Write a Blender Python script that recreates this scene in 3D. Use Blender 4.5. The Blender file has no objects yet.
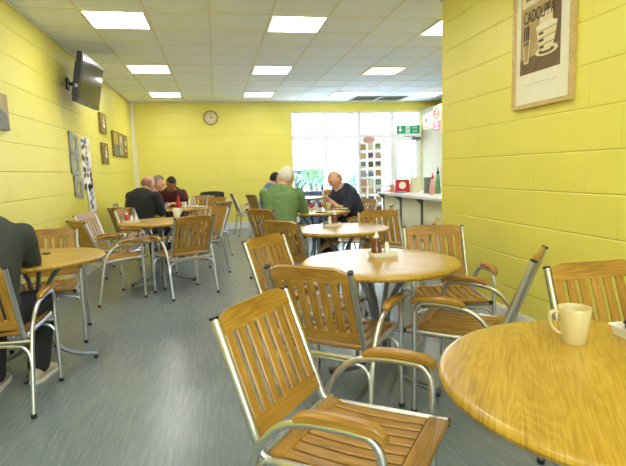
import bpy, math, random
from mathutils import Vector, Matrix, noise
random.seed(7)
scene = bpy.context.scene
col = scene.collection
PI = math.pi
V = Vector

# ------------------------------------------------------------------ materials
def lin(c):
    return tuple(((x / 255) / 12.92 if x / 255 <= .04045 else ((x / 255 + .055) / 1.055) ** 2.4) for x in c) + (1.0,)

def base_mat(name, rgb, rough=.5, metal=0.0, spec=None, trans=0.0, coat=0.0):
    m = bpy.data.materials.new(name); m.use_nodes = True
    nt = m.node_tree; b = nt.nodes['Principled BSDF']
    b.inputs['Base Color'].default_value = lin(rgb)
    b.inputs['Roughness'].default_value = rough
    b.inputs['Metallic'].default_value = metal
    if spec is not None: b.inputs['Specular IOR Level'].default_value = spec
    if trans: b.inputs['Transmission Weight'].default_value = trans
    if coat:
        b.inputs['Coat Weight'].default_value = coat; b.inputs['Coat Roughness'].default_value = .15
    return m, nt, b

def N(nt, typ, **kw):
    n = nt.nodes.new(typ)
    for k, v in kw.items():
        if k.startswith('i_'): n.inputs[k[2:].replace('_', ' ')].default_value = v
        else: setattr(n, k, v)
    return n

def noisy(name, rgb, rgb2, rough=.5, scale=8.0, metal=0.0, bump=0.0, bscale=40.0, coords='Object', vec=None, **kw):
    """base colour wandering softly between two tones, optional fine bump"""
    m, nt, b = base_mat(name, rgb, rough, metal, **kw)
    tc = N(nt, 'ShaderNodeTexCoord'); mp = N(nt, 'ShaderNodeMapping')
    nt.links.new(tc.outputs[coords], mp.inputs['Vector'])
    if vec: mp.inputs['Scale'].default_value = vec
    n = N(nt, 'ShaderNodeTexNoise'); n.inputs['Scale'].default_value = scale; n.inputs['Detail'].default_value = 5
    nt.links.new(mp.outputs[0], n.inputs['Vector'])
    r = N(nt, 'ShaderNodeValToRGB'); r.color_ramp.elements[0].position = .3; r.color_ramp.elements[1].position = .7
    r.color_ramp.elements[0].color = lin(rgb); r.color_ramp.elements[1].color = lin(rgb2)
    nt.links.new(n.outputs['Fac'], r.inputs[0]); nt.links.new(r.outputs[0], b.inputs['Base Color'])
    if bump:
        n2 = N(nt, 'ShaderNodeTexNoise'); n2.inputs['Scale'].default_value = bscale
        nt.links.new(mp.outputs[0], n2.inputs['Vector'])
        bp = N(nt, 'ShaderNodeBump'); bp.inputs['Strength'].default_value = bump; bp.inputs['Distance'].default_value = .01
        nt.links.new(n2.outputs['Fac'], bp.inputs['Height']); nt.links.new(bp.outputs[0], b.inputs['Normal'])
    return m

def block_wall(name, rgb, rgb2):
    """painted concrete block courses, 0.2445 m high, from UV in metres"""
    m, nt, b = base_mat(name, rgb, .42)
    uv = N(nt, 'ShaderNodeUVMap'); uv.uv_map = 'uv'
    br = N(nt, 'ShaderNodeTexBrick'); br.offset = .5
    br.inputs['Scale'].default_value = 1; br.inputs['Brick Width'].default_value = .505; br.inputs['Row Height'].default_value = .2525
    br.inputs['Mortar Size'].default_value = .006; br.inputs['Mortar Smooth'].default_value = .6
    br.inputs['Color1'].default_value = lin(rgb); br.inputs['Color2'].default_value = lin(rgb2)
    br.inputs['Mortar'].default_value = lin(tuple(int(c * .985) for c in rgb)); br.inputs['Bias'].default_value = 0
    nt.links.new(uv.outputs[0], br.inputs['Vector'])
    nz = N(nt, 'ShaderNodeTexNoise'); nz.inputs['Scale'].default_value = 2.2; nz.inputs['Detail'].default_value = 4
    nt.links.new(uv.outputs[0], nz.inputs['Vector'])
    mx = N(nt, 'ShaderNodeMixRGB'); mx.blend_type = 'MULTIPLY'; mx.inputs['Fac'].default_value = .12
    nt.links.new(br.outputs['Color'], mx.inputs['Color1']); nt.links.new(nz.outputs['Fac'], mx.inputs['Color2'])
    nt.links.new(mx.outputs[0], b.inputs['Base Color'])
    n2 = N(nt, 'ShaderNodeTexNoise'); n2.inputs['Scale'].default_value = 90; n2.inputs['Detail'].default_value = 3
    nt.links.new(uv.outputs[0], n2.inputs['Vector'])
    sx_ = N(nt, 'ShaderNodeSeparateXYZ'); nt.links.new(uv.outputs[0], sx_.inputs[0])
    dv_ = N(nt, 'ShaderNodeMath', operation='DIVIDE'); dv_.inputs[1].default_value = .2525; nt.links.new(sx_.outputs['Y'], dv_.inputs[0])
    ad_ = N(nt, 'ShaderNodeMath', operation='ADD'); ad_.inputs[1].default_value = .5; nt.links.new(dv_.outputs[0], ad_.inputs[0])
    fr_ = N(nt, 'ShaderNodeMath', operation='FRACT'); nt.links.new(ad_.outputs[0], fr_.inputs[0])
    sb_ = N(nt, 'ShaderNodeMath', operation='SUBTRACT'); sb_.inputs[1].default_value = .5; nt.links.new(fr_.outputs[0], sb_.inputs[0])
    ab_ = N(nt, 'ShaderNodeMath', operation='ABSOLUTE'); nt.links.new(sb_.outputs[0], ab_.inputs[0])
    mr_ = N(nt, 'ShaderNodeMapRange'); mr_.inputs['From Min'].default_value = 0; mr_.inputs['From Max'].default_value = .03; mr_.inputs['To Min'].default_value = 1; mr_.inputs['To Max'].default_value = 0
    nt.links.new(ab_.outputs[0], mr_.inputs['Value'])
    mm_ = N(nt, 'ShaderNodeMath', operation='MULTIPLY_ADD'); mm_.inputs[1].default_value = .35
    nt.links.new(br.outputs['Fac'], mm_.inputs[0]); nt.links.new(mr_.outputs[0], mm_.inputs[2])
    a = N(nt, 'ShaderNodeMath', operation='MULTIPLY_ADD'); a.inputs[1].default_value = -1.0
    nt.links.new(mm_.outputs[0], a.inputs[0])
    s = N(nt, 'ShaderNodeMath', operation='MULTIPLY'); s.inputs[1].default_value = .12
    nt.links.new(n2.outputs['Fac'], s.inputs[0]); nt.links.new(s.outputs[0], a.inputs[2])
    bp = N(nt, 'ShaderNodeBump'); bp.inputs['Strength'].default_value = .6; bp.inputs['Distance'].default_value = .005
    nt.links.new(a.outputs[0], bp.inputs['Height']); nt.links.new(bp.outputs[0], b.inputs['Normal'])
    return m

def wood(name, dark, mid, light, rough=.35, amp=.08, plank=0.0, coat=0.0, stretch=9.0, cath=1.0, wscale=4.0):
    """grain runs along U; UV in metres. plank>0 cuts V into strips with their own figure"""
    m, nt, b = base_mat(name, mid, rough, coat=coat)
    uv = N(nt, 'ShaderNodeUVMap'); uv.uv_map = 'uv'
    src = uv.outputs[0]
    if plank:
        sp = N(nt, 'ShaderNodeSeparateXYZ'); nt.links.new(src, sp.inputs[0])
        d = N(nt, 'ShaderNodeMath', operation='DIVIDE'); d.inputs[1].default_value = plank
        nt.links.new(sp.outputs['Y'], d.inputs[0])
        f = N(nt, 'ShaderNodeMath', operation='FLOOR'); nt.links.new(d.outputs[0], f.inputs[0])
        wn = N(nt, 'ShaderNodeTexWhiteNoise', noise_dimensions='1D'); nt.links.new(f.outputs[0], wn.inputs['W'])
        sc = N(nt, 'ShaderNodeVectorMath', operation='SCALE'); sc.inputs['Scale'].default_value = 8.5
        nt.links.new(wn.outputs['Color'], sc.inputs[0])
        ad = N(nt, 'ShaderNodeVectorMath', operation='ADD'); nt.links.new(src, ad.inputs[0]); nt.links.new(sc.outputs[0], ad.inputs[1])
        src = ad.outputs[0]
    mp = N(nt, 'ShaderNodeMapping'); mp.inputs['Scale'].default_value = (1, stretch, 1); nt.links.new(src, mp.inputs['Vector'])
    n1 = N(nt, 'ShaderNodeTexNoise'); n1.inputs['Scale'].default_value = 1.6; n1.inputs['Detail'].default_value = 2
    nt.links.new(mp.outputs[0], n1.inputs['Vector'])
    mul = N(nt, 'ShaderNodeMath', operation='MULTIPLY'); mul.inputs[1].default_value = wscale * 6 * cath
    nt.links.new(n1.outputs['Fac'], mul.inputs[0])
    sn = N(nt, 'ShaderNodeMath', operation='SINE')
    m2 = N(nt, 'ShaderNodeMath', operation='MULTIPLY'); m2.inputs[1].default_value = 3.0
    nt.links.new(mul.outputs[0], m2.inputs[0]); nt.links.new(m2.outputs[0], sn.inputs[0])
    mp2 = N(nt, 'ShaderNodeMapping'); mp2.inputs['Scale'].default_value = (4, 150, 1); nt.links.new(src, mp2.inputs['Vector'])
    n2 = N(nt, 'ShaderNodeTexNoise'); n2.inputs['Scale'].default_value = 1.5; n2.inputs['Detail'].default_value = 4
    nt.links.new(mp2.outputs[0], n2.inputs['Vector'])
    a = N(nt, 'ShaderNodeMath', operation='MULTIPLY_ADD'); a.inputs[1].default_value = amp; nt.links.new(sn.outputs[0], a.inputs[0])
    nt.links.new(n2.outputs['Fac'], a.inputs[2])
    mp3 = N(nt, 'ShaderNodeMapping'); mp3.inputs['Scale'].default_value = (1.2, 6, 1); nt.links.new(src, mp3.inputs['Vector'])
    n3 = N(nt, 'ShaderNodeTexNoise'); n3.inputs['Scale'].default_value = 2.0
    nt.links.new(mp3.outputs[0], n3.inputs['Vector'])
    a2 = N(nt, 'ShaderNodeMath', operation='MULTIPLY_ADD'); a2.inputs[1].default_value = .6; nt.links.new(n3.outputs['Fac'], a2.inputs[0])
    nt.links.new(a.outputs[0], a2.inputs[2])
    r = N(nt, 'ShaderNodeValToRGB'); e = r.color_ramp.elements
    e[0].position = .45; e[0].color = lin(dark); e[1].position = 1.15 if False else 1.0; e[1].color = lin(light)
    k = r.color_ramp.elements.new(.75); k.color = lin(mid)
    nt.links.new(a2.outputs[0], r.inputs[0]); nt.links.new(r.outputs[0], b.inputs['Base Color'])
    return m

def floor_mat():
    m, nt, b = base_mat('vinyl_floor', (120, 130, 134), .3)
    tc = N(nt, 'ShaderNodeTexCoord')
    mp = N(nt, 'ShaderNodeMapping'); mp.inputs['Rotation'].default_value = (0, 0, R(-14)); mp.inputs['Scale'].default_value = (20, 1.5, 1)
    nt.links.new(tc.outputs['Object'], mp.inputs['Vector'])
    n = N(nt, 'ShaderNodeTexNoise'); n.inputs['Scale'].default_value = 3.0; n.inputs['Detail'].default_value = 8; n.inputs['Roughness'].default_value = .7
    nt.links.new(mp.outputs[0], n.inputs['Vector'])
    r = N(nt, 'ShaderNodeValToRGB'); e = r.color_ramp.elements
    e[0].position = .26; e[0].color = lin((108, 121, 132)); e[1].position = .74; e[1].color = lin((148, 154, 156))
    k = e.new(.5); k.color = lin((124, 135, 142))
    nt.links.new(n.outputs['Fac'], r.inputs[0])
    n3 = N(nt, 'ShaderNodeTexNoise'); n3.inputs['Scale'].default_value = 1.3; nt.links.new(tc.outputs['Object'], n3.inputs['Vector'])
    mx = N(nt, 'ShaderNodeMixRGB'); mx.blend_type = 'MULTIPLY'; mx.inputs['Fac'].default_value = .2
    nt.links.new(r.outputs[0], mx.inputs['Color1']); nt.links.new(n3.outputs['Fac'], mx.inputs['Color2'])
    nt.links.new(mx.outputs[0], b.inputs['Base Color'])
    n2 = N(nt, 'ShaderNodeTexNoise'); n2.inputs['Scale'].default_value = 3
    nt.links.new(tc.outputs['Object'], n2.inputs['Vector'])
    b.inputs['Roughness'].default_value = .25
    return m

def emit(name, rgb, s):
    m = bpy.data.materials.new(name); m.use_nodes = True; nt = m.node_tree
    nt.nodes.remove(nt.nodes['Principled BSDF'])
    e = N(nt, 'ShaderNodeEmission'); e.inputs['Color'].default_value = lin(rgb); e.inputs['Strength'].default_value = s
    nt.links.new(e.outputs[0], nt.nodes['Material Output'].inputs[0]); return m

def glass_pane(name, tint=(245, 250, 252), gl=.06):
    m = bpy.data.materials.new(name); m.use_nodes = True; nt = m.node_tree
    nt.nodes.remove(nt.nodes['Principled BSDF'])
    t = N(nt, 'ShaderNodeBsdfTransparent'); t.inputs['Color'].default_value = lin(tint)
    g = N(nt, 'ShaderNodeBsdfGlossy'); g.inputs['Roughness'].default_value = .02
    mx = N(nt, 'ShaderNodeMixShader'); mx.inputs[0].default_value = gl
    nt.links.new(t.outputs[0], mx.inputs[1]); nt.links.new(g.outputs[0], mx.inputs[2])
    nt.links.new(mx.outputs[0], nt.nodes['Material Output'].inputs[0]); return m

R = math.radians
M = {}
M['wall'] = block_wall('yellow_block_paint', (240, 227, 102), (241, 229, 107))
M['wall_l'] = M['wall']
M['floor'] = floor_mat()
M['tile'] = noisy('ceiling_tile', (243, 247, 252), (246, 250, 254), .9, 30, bump=.25, bscale=160)
M['tbar'] = noisy('ceiling_grid_paint', (228, 224, 206), (233, 229, 212), .7, 5)
M['white'] = noisy('white_gloss_paint', (232, 230, 222), (238, 237, 230), .4, 6)
M['upvc'] = noisy('white_upvc', (236, 238, 240), (243, 244, 246), .35, 6)
M['cream'] = noisy('cream_paint', (156, 147, 118), (162, 153, 126), .7, 4)
M['panel'] = noisy('pale_yellow_panel', (236, 234, 206), (240, 238, 212), .5, 4)
M['diffuser'] = emit('lit_diffuser', (255, 253, 248), 10.0)
M['diffuser_w'] = emit('warm_lit_diffuser', (255, 222, 150), 3.0)
M['wood'] = wood('chair_hardwood', (120, 84, 24), (158, 114, 36), (180, 136, 54), .38, coat=.15)
M['top'] = wood('table_laminate', (140, 104, 22), (172, 134, 36), (190, 154, 58), .34, plank=.15, coat=.1, stretch=6.0, cath=1.7, amp=.075)
M['alu'] = noisy('brushed_aluminium', (200, 200, 202), (210, 210, 212), .33, 30, metal=1.0)
M['steel'] = noisy('grey_tube_metal', (112, 116, 124), (126, 130, 138), .38, 20, metal=.6)
M['rubber'] = noisy('black_rubber', (26, 26, 28), (36, 36, 38), .6, 20)
M['black'] = noisy('black_plastic', (24, 24, 26), (32, 32, 35), .35, 20)
M['screen'] = base_mat('tv_screen', (48, 50, 46), .12)[0]
M['china'] = noisy('cream_glazed_china', (200, 182, 128), (204, 186, 134), .22, 12, coat=.5)
M['whitechina'] = noisy('white_melamine', (232, 228, 216), (238, 235, 226), .25, 12)
M['brown_sauce'] = noisy('brown_sauce', (92, 38, 16), (122, 52, 20), .25, 8, coat=.5)
M['red'] = noisy('red_plastic', (196, 22, 26), (208, 30, 34), .3, 8)
M['choc'] = noisy('dark_sachet_foil', (44, 24, 22), (66, 36, 30), .35, 30)
M['skin'] = noisy('skin', (206, 152, 122), (218, 168, 138), .5, 14)
M['skin_d'] = noisy('darker_skin', (150, 100, 74), (164, 112, 84), .5, 14)
M['eye'] = noisy('eye', (60, 48, 42), (74, 60, 52), .2, 10)
def cloth(name, a, b): return noisy(name, a, b, .9, 14, bump=.35, bscale=180)
M['c_black'] = cloth('black_cotton', (30, 32, 33), (40, 42, 42))
M['c_char'] = cloth('charcoal_cotton', (52, 56, 52), (62, 66, 62))
M['c_green'] = cloth('green_knit', (100, 128, 76), (116, 144, 90))
M['c_navy'] = cloth('navy_knit', (38, 42, 62), (50, 54, 76))
M['c_maroon'] = cloth('maroon_knit', (74, 30, 34), (90, 40, 42))
M['c_grey'] = cloth('grey_knit', (126, 128, 128), (146, 148, 148))
M['c_blue'] = cloth('blue_cotton', (84, 112, 146), (104, 130, 162))
M['c_denim'] = cloth('denim', (38, 50, 84), (58, 72, 108))
M['c_shirt'] = cloth('pale_shirt', (196, 204, 200), (214, 220, 216))
M['h_white'] = noisy('white_hair', (214, 206, 184), (232, 226, 208), .8, 60, bump=.8, bscale=120)
M['h_grey'] = noisy('grey_hair', (120, 112, 100), (146, 138, 124), .8, 60, bump=.8, bscale=120)
M['h_dark'] = noisy('dark_hair', (32, 26, 22), (48, 38, 30), .7, 60, bump=.8, bscale=120)
M['h_short'] = noisy('cropped_hair', (148, 110, 88), (164, 124, 100), .8, 60, bump=.8, bscale=120)
M['shoe'] = noisy('beige_trainer', (176, 164, 140), (198, 188, 166), .6, 18)
M['sole'] = noisy('pale_sole', (214, 210, 198), (224, 220, 210), .6, 18)
M['glass'] = base_mat('clear_glass', (250, 252, 252), .03, trans=1.0)[0]
M['pane'] = glass_pane('window_glass')
M['paper'] = noisy('white_paper', (236, 234, 226), (242, 240, 234), .7, 10)
M['mount'] = noisy('picture_mount', (228, 224, 200), (234, 230, 208), .6, 10)
M['frame_wood'] = wood('pale_frame_wood', (170, 140, 84), (198, 168, 108), (214, 186, 128), .4)
M['sepia'] = noisy('sepia_print', (168, 144, 96), (186, 162, 112), .6, 6)
M['sepia_d'] = noisy('dark_sepia_print', (98, 76, 48), (120, 96, 62), .6, 14)
M['sepia_l'] = noisy('pale_sepia_print', (222, 206, 164), (230, 216, 178), .6, 14)
M['ink'] = noisy('brown_ink', (64, 44, 30), (76, 54, 38), .6, 14)
M['canvas'] = noisy('brown_textured_panel', (116, 92, 36), (164, 138, 62), .7, 26, bump=.6, bscale=90)
M['gold_p'] = noisy('ochre_panel', (196, 156, 44), (214, 178, 70), .6, 14)
M['grey_p'] = noisy('slate_panel', (104, 108, 100), (130, 132, 120), .6, 14)
M['sage_p'] = noisy('sage_panel', (160, 158, 112), (182, 178, 134), .6, 14)
M['shape_w'] = noisy('pale_motif', (226, 220, 196), (236, 230, 208), .6, 14)
M['silver'] = noisy('silver_sheet', (136, 140, 142), (160, 164, 164), .45, 14)
M['green_sign'] = noisy('green_sign', (16, 160, 112), (24, 170, 120), .4, 8)
M['red_sign'] = noisy('red_sign', (184, 36, 14), (192, 42, 18), .4, 8)
M['sign_cream'] = noisy('cream_sign_board', (236, 226, 184), (240, 230, 192), .5, 8)
M['vent'] = noisy('grey_vent_metal', (150, 150, 138), (162, 162, 150), .5, 8)
M['leaf'] = noisy('shrub_leaves', (96, 140, 92), (130, 168, 118), .6, 9)
M['leaf2'] = noisy('pale_shrub_leaves', (120, 150, 130), (150, 176, 158), .6, 9)
M['bark'] = noisy('bark', (96, 78, 60), (118, 98, 78), .9, 20)
M['paving'] = noisy('concrete_paving', (188, 188, 184), (204, 204, 200), .8, 3)
M['carpaint'] = noisy('pale_blue_car_paint', (120, 146, 178), (128, 154, 186), .25, 3, coat=.8)
M['carwhite'] = noisy('white_car_paint', (220, 224, 228), (228, 230, 234), .25, 3, coat=.8)
M['carglass'] = base_mat('car_glass', (40, 50, 58), .1)[0]
M['purple'] = noisy('purple_card', (110, 96, 168), (130, 116, 186), .6, 14)
M['pinkc'] = noisy('pink_card', (214, 160, 170), (226, 178, 186), .6, 14)
M['bluec'] = noisy('blue_card', (120, 150, 196), (144, 170, 210), .6, 14)
M['lilac'] = noisy('lilac_card', (176, 168, 214), (190, 182, 222), .6, 14)
M['tanc'] = noisy('tan_card', (196, 160, 110), (208, 176, 130), .6, 14)
M['greenc'] = noisy('green_card', (120, 170, 140), (140, 186, 158), .6, 14)
M['bread'] = noisy('toast', (206, 168, 104), (222, 188, 128), .8, 30, bump=.6)
M['food'] = noisy('salad', (120, 140, 60), (170, 170, 90), .6, 40)

# ------------------------------------------------------------------ mesh builder
class MB:
    def __init__(s): s.v = []; s.f = []; s.uv = []; s.mi = []; s.sm = []
    def add(s, vs, fs, uvs=None, mi=0, smooth=True, xf=None):
        o = len(s.v)
        s.v += [tuple(xf @ V(p)) if xf else tuple(p) for p in vs]
        for k, f in enumerate(fs):
            s.f.append([o + i for i in f]); s.mi.append(mi); s.sm.append(smooth)
            s.uv.append(uvs[k] if uvs else [(vs[i][0] + vs[i][1], vs[i][2]) for i in f])
        return s
    def box(s, c, size, rot=None, mi=0, grain=0, smooth=False):
        """grain = axis index along which U runs"""
        c = V(c); h = V(size) / 2; off = random.random() * 7 if grain is not None else 0
        vs = [V((x * h.x, y * h.y, z * h.z)) for x in (-1, 1) for y in (-1, 1) for z in (-1, 1)]
        fs = [(0, 1, 3, 2), (4, 6, 7, 5), (0, 4, 5, 1), (2, 3, 7, 6), (0, 2, 6, 4), (1, 5, 7, 3)]
        g = grain or 0; o1, o2 = [(1, 2), (0, 2), (0, 1)][g]
        uvs = [[(vs[i][g] + off, vs[i][o1] + vs[i][o2] + off) for i in f] for f in fs]
        X = Matrix.Translation(c) @ (rot.to_4x4() if rot else Matrix.Identity(4))
        return s.add(vs, fs, uvs, mi, smooth, X)
    def rect_wall(s, p0, du, dv, lu, lv, uo=0, vo=0, mi=0):
        p0 = V(p0); du = V(du); dv = V(dv)
        vs = [p0, p0 + du * lu, p0 + du * lu + dv * lv, p0 + dv * lv]
        return s.add(vs, [(0, 1, 2, 3)], [[(uo, vo), (uo + lu, vo), (uo + lu, vo + lv), (uo, vo + lv)]], mi, False)
    def tube(s, pts, r, n=10, mi=0, flat=(1, 1), caps=True, up=None):
        pts = [V(p) for p in pts]; rs = r if isinstance(r, (list, tuple)) else [r] * len(pts)
        T = []
        for i in range(len(pts)):
            a = pts[max(0, i - 1)]; b = pts[min(len(pts) - 1, i + 1)]; T.append((b - a).normalized())
        u = V(up) if up else (V((0, 0, 1)) if abs(T[0].z) < .9 else V((1, 0, 0)))
        vs = []; uvr = []; L = 0
        for i, p in enumerate(pts):
            if i: L += (p - pts[i - 1]).length
            u = (u - T[i] * u.dot(T[i])).normalized(); w = T[i].cross(u)
            for k in range(n):
                a = 2 * PI * k / n
                vs.append(p + (u * math.cos(a) * flat[0] + w * math.sin(a) * flat[1]) * rs[i])
            uvr.append(L)
        fs = []; uvs = []
        for i in range(len(pts) - 1):
            for k in range(n):
                k2 = (k + 1) % n
                fs.append((i * n + k, i * n + k2, (i + 1) * n + k2, (i + 1) * n + k))
                c = 2 * PI * rs[i]
                uvs.append([(uvr[i], c * k / n), (uvr[i], c * (k + 1) / n), (uvr[i + 1], c * (k + 1) / n), (uvr[i + 1], c * k / n)])
        if caps:
            fs.append(tuple(range(n))[::-1]); uvs.append([(0, 0)] * n)
            fs.append(tuple((len(pts) - 1) * n + k for k in range(n))); uvs.append([(0, 0)] * n)
        return s.add(vs, fs, uvs, mi, True)
    def bar(s, pts, w, t, wdir, cham=.004, mi=0, smooth=False):
        """board following pts, width w along wdir, thickness t, chamfered edges, grain along it"""
        pts = [V(p) for p in pts]; wd = V(wdir).normalized(); off = random.random() * 9
        a, b = w / 2, t / 2; c = min(cham, b * .8)
        prof = [(-a + c, -b), (a - c, -b), (a, -b + c), (a, b - c), (a - c, b), (-a + c, b), (-a, b - c), (-a, -b + c)]
        per = [0]
        for i in range(8):
            q = prof[(i + 1) % 8]; p_ = prof[i]; per.append(per[-1] + math.hypot(q[0] - p_[0], q[1] - p_[1]))
        vs = []; LL = []; L = 0
        for i, p in enumerate(pts):
            if i: L += (p - pts[i - 1]).length
            T = (pts[min(i + 1, len(pts) - 1)] - pts[max(i - 1, 0)]).normalized(); nn = T.cross(wd).normalized()
            vs += [p + wd * x + nn * y for x, y in prof]; LL.append(L)
        fs = []; uvs = []
        for i in range(len(pts) - 1):
            for k in range(8):
                k2 = (k + 1) % 8
                fs.append((i * 8 + k, i * 8 + k2, (i + 1) * 8 + k2, (i + 1) * 8 + k))
                uvs.append([(LL[i] + off, per[k] + off), (LL[i] + off, per[k + 1] + off), (LL[i + 1] + off, per[k + 1] + off), (LL[i + 1] + off, per[k] + off)])
        fs.append(tuple(range(8))[::-1]); uvs.append([(off, off + x) for x, y in prof][::-1])
        fs.append(tuple((len(pts) - 1) * 8 + k for k in range(8))); uvs.append([(off, off + x) for x, y in prof])
        return s.add(vs, fs, uvs, mi, smooth)
    def prism(s, outline, origin, ax, ay, t, mi=0, uoff=None, smooth=False):
        """outline in (ax, ay) plane, thickness t centred along ax x ay"""
        o = V(origin); ax = V(ax).normalized(); ay = V(ay).normalized(); nn = ax.cross(ay); n = len(outline)
        off = random.random() * 9 if uoff is None else uoff
        vs = [o + ax * x + ay * y - nn * t / 2 for x, y in outline] + [o + ax * x + ay * y + nn * t / 2 for x, y in outline]
        fs = [tuple(range(n))[::-1], tuple(range(n, 2 * n))]
        uvs = [[(x + off, y + off) for x, y in outline][::-1], [(x + off, y + off) for x, y in outline]]
        for k in range(n):
            k2 = (k + 1) % n; x1, y1 = outline[k]; x2, y2 = outline[k2]
            fs.append((k, k2, n + k2, n + k)); uvs.append([(x1 + off, y1 + off), (x2 + off, y2 + off), (x2 + off, y2 + off + t), (x1 + off, y1 + off + t)])
        return s.add(vs, fs, uvs, mi, smooth)
    def lathe(s, prof, c=(0, 0, 0), n=24, mi=0, smooth=True, sx=1, sy=1, xf=None):
        """prof list of (r,z)"""
        c = V(c); vs = []
        for r, z in prof:
            for k in range(n):
                a = 2 * PI * k / n; vs.append(c + V((r * math.cos(a) * sx, r * math.sin(a) * sy, z)))
        fs = []
        for i in range(len(prof) - 1):
            for k in range(n):
                k2 = (k + 1) % n; fs.append((i * n + k, i * n + k2, (i + 1) * n + k2, (i + 1) * n + k))
        fs.append(tuple(range(n))[::-1]); fs.append(tuple((len(prof) - 1) * n + k for k in range(n)))
        uvs = [[(vs[i].x, vs[i].y) for i in f] for f in fs]
        return s.add(vs, fs, uvs, mi, smooth, xf)
    def ball(s, c, r, n=12, m=8, mi=0, rot=None):
        c = V(c); r = V(r) if not isinstance(r, (int, float)) else V((r, r, r)); vs = []; fs = []
        vs.append(V((0, 0, -1)))
        for i in range(1, m):
            a = -PI / 2 + PI * i / m
            for k in range(n):
                b = 2 * PI * k / n; vs.append(V((math.cos(a) * math.cos(b), math.cos(a) * math.sin(b), math.sin(a))))
        vs.append(V((0, 0, 1))); L = len(vs) - 1
        for k in range(n): fs.append((0, 1 + (k + 1) % n, 1 + k))
        for i in range(m - 2):
            for k in range(n):
                k2 = (k + 1) % n; fs.append((1 + i * n + k, 1 + i * n + k2, 1 + (i + 1) * n + k2, 1 + (i + 1) * n + k))
        for k in range(n): fs.append((L, 1 + (m - 2) * n + k, 1 + (m - 2) * n + (k + 1) % n))
        P = [c + ((rot @ V((v.x * r.x, v.y * r.y, v.z * r.z))) if rot else V((v.x * r.x, v.y * r.y, v.z * r.z))) for v in vs]
        return s.add(P, fs, None, mi, True)
    def mesh(s, name, mats):
        me = bpy.data.meshes.new(name); me.from_pydata(s.v, [], s.f)
        for m in (mats if isinstance(mats, (list, tuple)) else [mats]): me.materials.append(m)
        uvl = me.uv_layers.new(name='uv'); i = 0
        for p, u, mi, sm in zip(me.polygons, s.uv, s.mi, s.sm):
            p.material_index = mi; p.use_smooth = sm
            for k in range(p.loop_total): uvl.data[p.loop_start + k].uv = u[k]
        me.update()
        try: me.set_sharp_from_angle(angle=R(38))
        except Exception: pass
        return me
    def build(s, name, mats, parent=None, loc=None):
        o = bpy.data.objects.new(name, s.mesh(name, mats)); col.objects.link(o)
        if parent: o.parent = parent
        if loc: o.location = loc
        return o

def tag(o, label=None, cat=None, group=None, kind=None):
    if label: o['label'] = label
    if cat: o['category'] = cat
    if group: o['group'] = group
    if kind: o['kind'] = kind
    return o
def empty(name, loc, rz=0, label=None, cat=None, group=None):
    o = bpy.data.objects.new(name, None); o.empty_display_size = .05; col.objects.link(o)
    o.location = loc; o.rotation_euler = (0, 0, rz)
    return tag(o, label, cat, group)
def copy_tree(o, parent=None):
    c = o.copy(); col.objects.link(c); c.parent = parent
    for ch in list(kids.get(o.name, [])):
        d = copy_tree_child(ch, c)
    return c
kids = {}
def index_kids():
    kids.clear()
    for o in col.objects:
        if o.parent: kids.setdefault(o.parent.name, []).append(o)
def copy_tree_child(o, parent):
    c = o.copy(); col.objects.link(c); c.parent = parent
    for ch in list(kids.get(o.name, [])): copy_tree_child(ch, c)
    return c
def struct(o): o['kind'] = 'structure'; return o
def arc(c, r, a0, a1, n, plane='yz', x=0):
    out = []
    for i in range(n + 1):
        a = R(a0 + (a1 - a0) * i / n); out.append(V((x, c[0] + r * math.cos(a), c[1] + r * math.sin(a))))
    return out
def smooth_path(P, it=3):
    P = [V(p) for p in P]
    for _ in range(it):
        Q = [P[0]]
        for a, b in zip(P[:-1], P[1:]): Q += [a.lerp(b, .25), a.lerp(b, .75)]
        Q.append(P[-1]); P = Q
    return P

# ------------------------------------------------------------------ camera
EYE = 1.26
yaw, pitch, roll = .1872, .1248, -.0308
fw = V((math.sin(yaw) * math.cos(pitch), math.cos(yaw) * math.cos(pitch), -math.sin(pitch)))
rt = V((math.cos(yaw), -math.sin(yaw), 0)); up = rt.cross(fw)
c_, s_ = math.cos(roll), math.sin(roll)
rt2 = rt * c_ + up * s_; up2 = -rt * s_ + up * c_
cam = bpy.data.cameras.new('camera'); cam.sensor_fit = 'HORIZONTAL'; cam.sensor_width = 36; cam.lens = 497.5 / 626 * 36; cam.clip_start = .02
co = bpy.data.objects.new('camera', cam); col.objects.link(co)
mm = Matrix((rt2, up2, -fw)).transposed().to_4x4(); mm.translation = V((0, 0, EYE)); co.matrix_world = mm
scene.camera = co

# ------------------------------------------------------------------ people
def remesh(mb, name, mat, parent, voxel, wr=0.0, smooth=4, world_inv=None):
    me = mb.mesh(name, mat); tmp = bpy.data.objects.new('tmp', me); col.objects.link(tmp)
    r = tmp.modifiers.new('r', 'REMESH'); r.mode = 'VOXEL'; r.voxel_size = voxel; r.use_smooth_shade = True
    s = tmp.modifiers.new('s', 'SMOOTH'); s.iterations = smooth; s.factor = .5
    dg = bpy.context.evaluated_depsgraph_get()
    me2 = bpy.data.meshes.new_from_object(tmp.evaluated_get(dg)); bpy.data.objects.remove(tmp)
    me2.name = name; me2.materials.clear(); me2.materials.append(mat)
    if wr:
        nor = [V(v.normal) for v in me2.vertices]
        for v, vn in zip(me2.vertices, nor):
            p = V(v.co); d = noise.noise(V((p.x * 9, p.y * 9, p.z * 16))) + .5 * noise.noise(V((p.x * 22 + 5, p.y * 22, p.z * 30)))
            v.co = p + vn * d * wr
    for p in me2.polygons: p.use_smooth = True
    o = bpy.data.objects.new(name, me2); col.objects.link(o); o.parent = parent; return o
def limb(m, pts, rs, infl=0.0):
    for i in range(len(pts) - 1):
        a, b = V(pts[i]), V(pts[i + 1]); m.tube([a, a.lerp(b, .5), b], [rs[i] + infl, (rs[i] + rs[i + 1]) / 2 + infl, rs[i + 1] + infl], 14)
    for p, r_ in zip(pts, rs): m.ball(p, r_ + infl, 14, 10)
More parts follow.
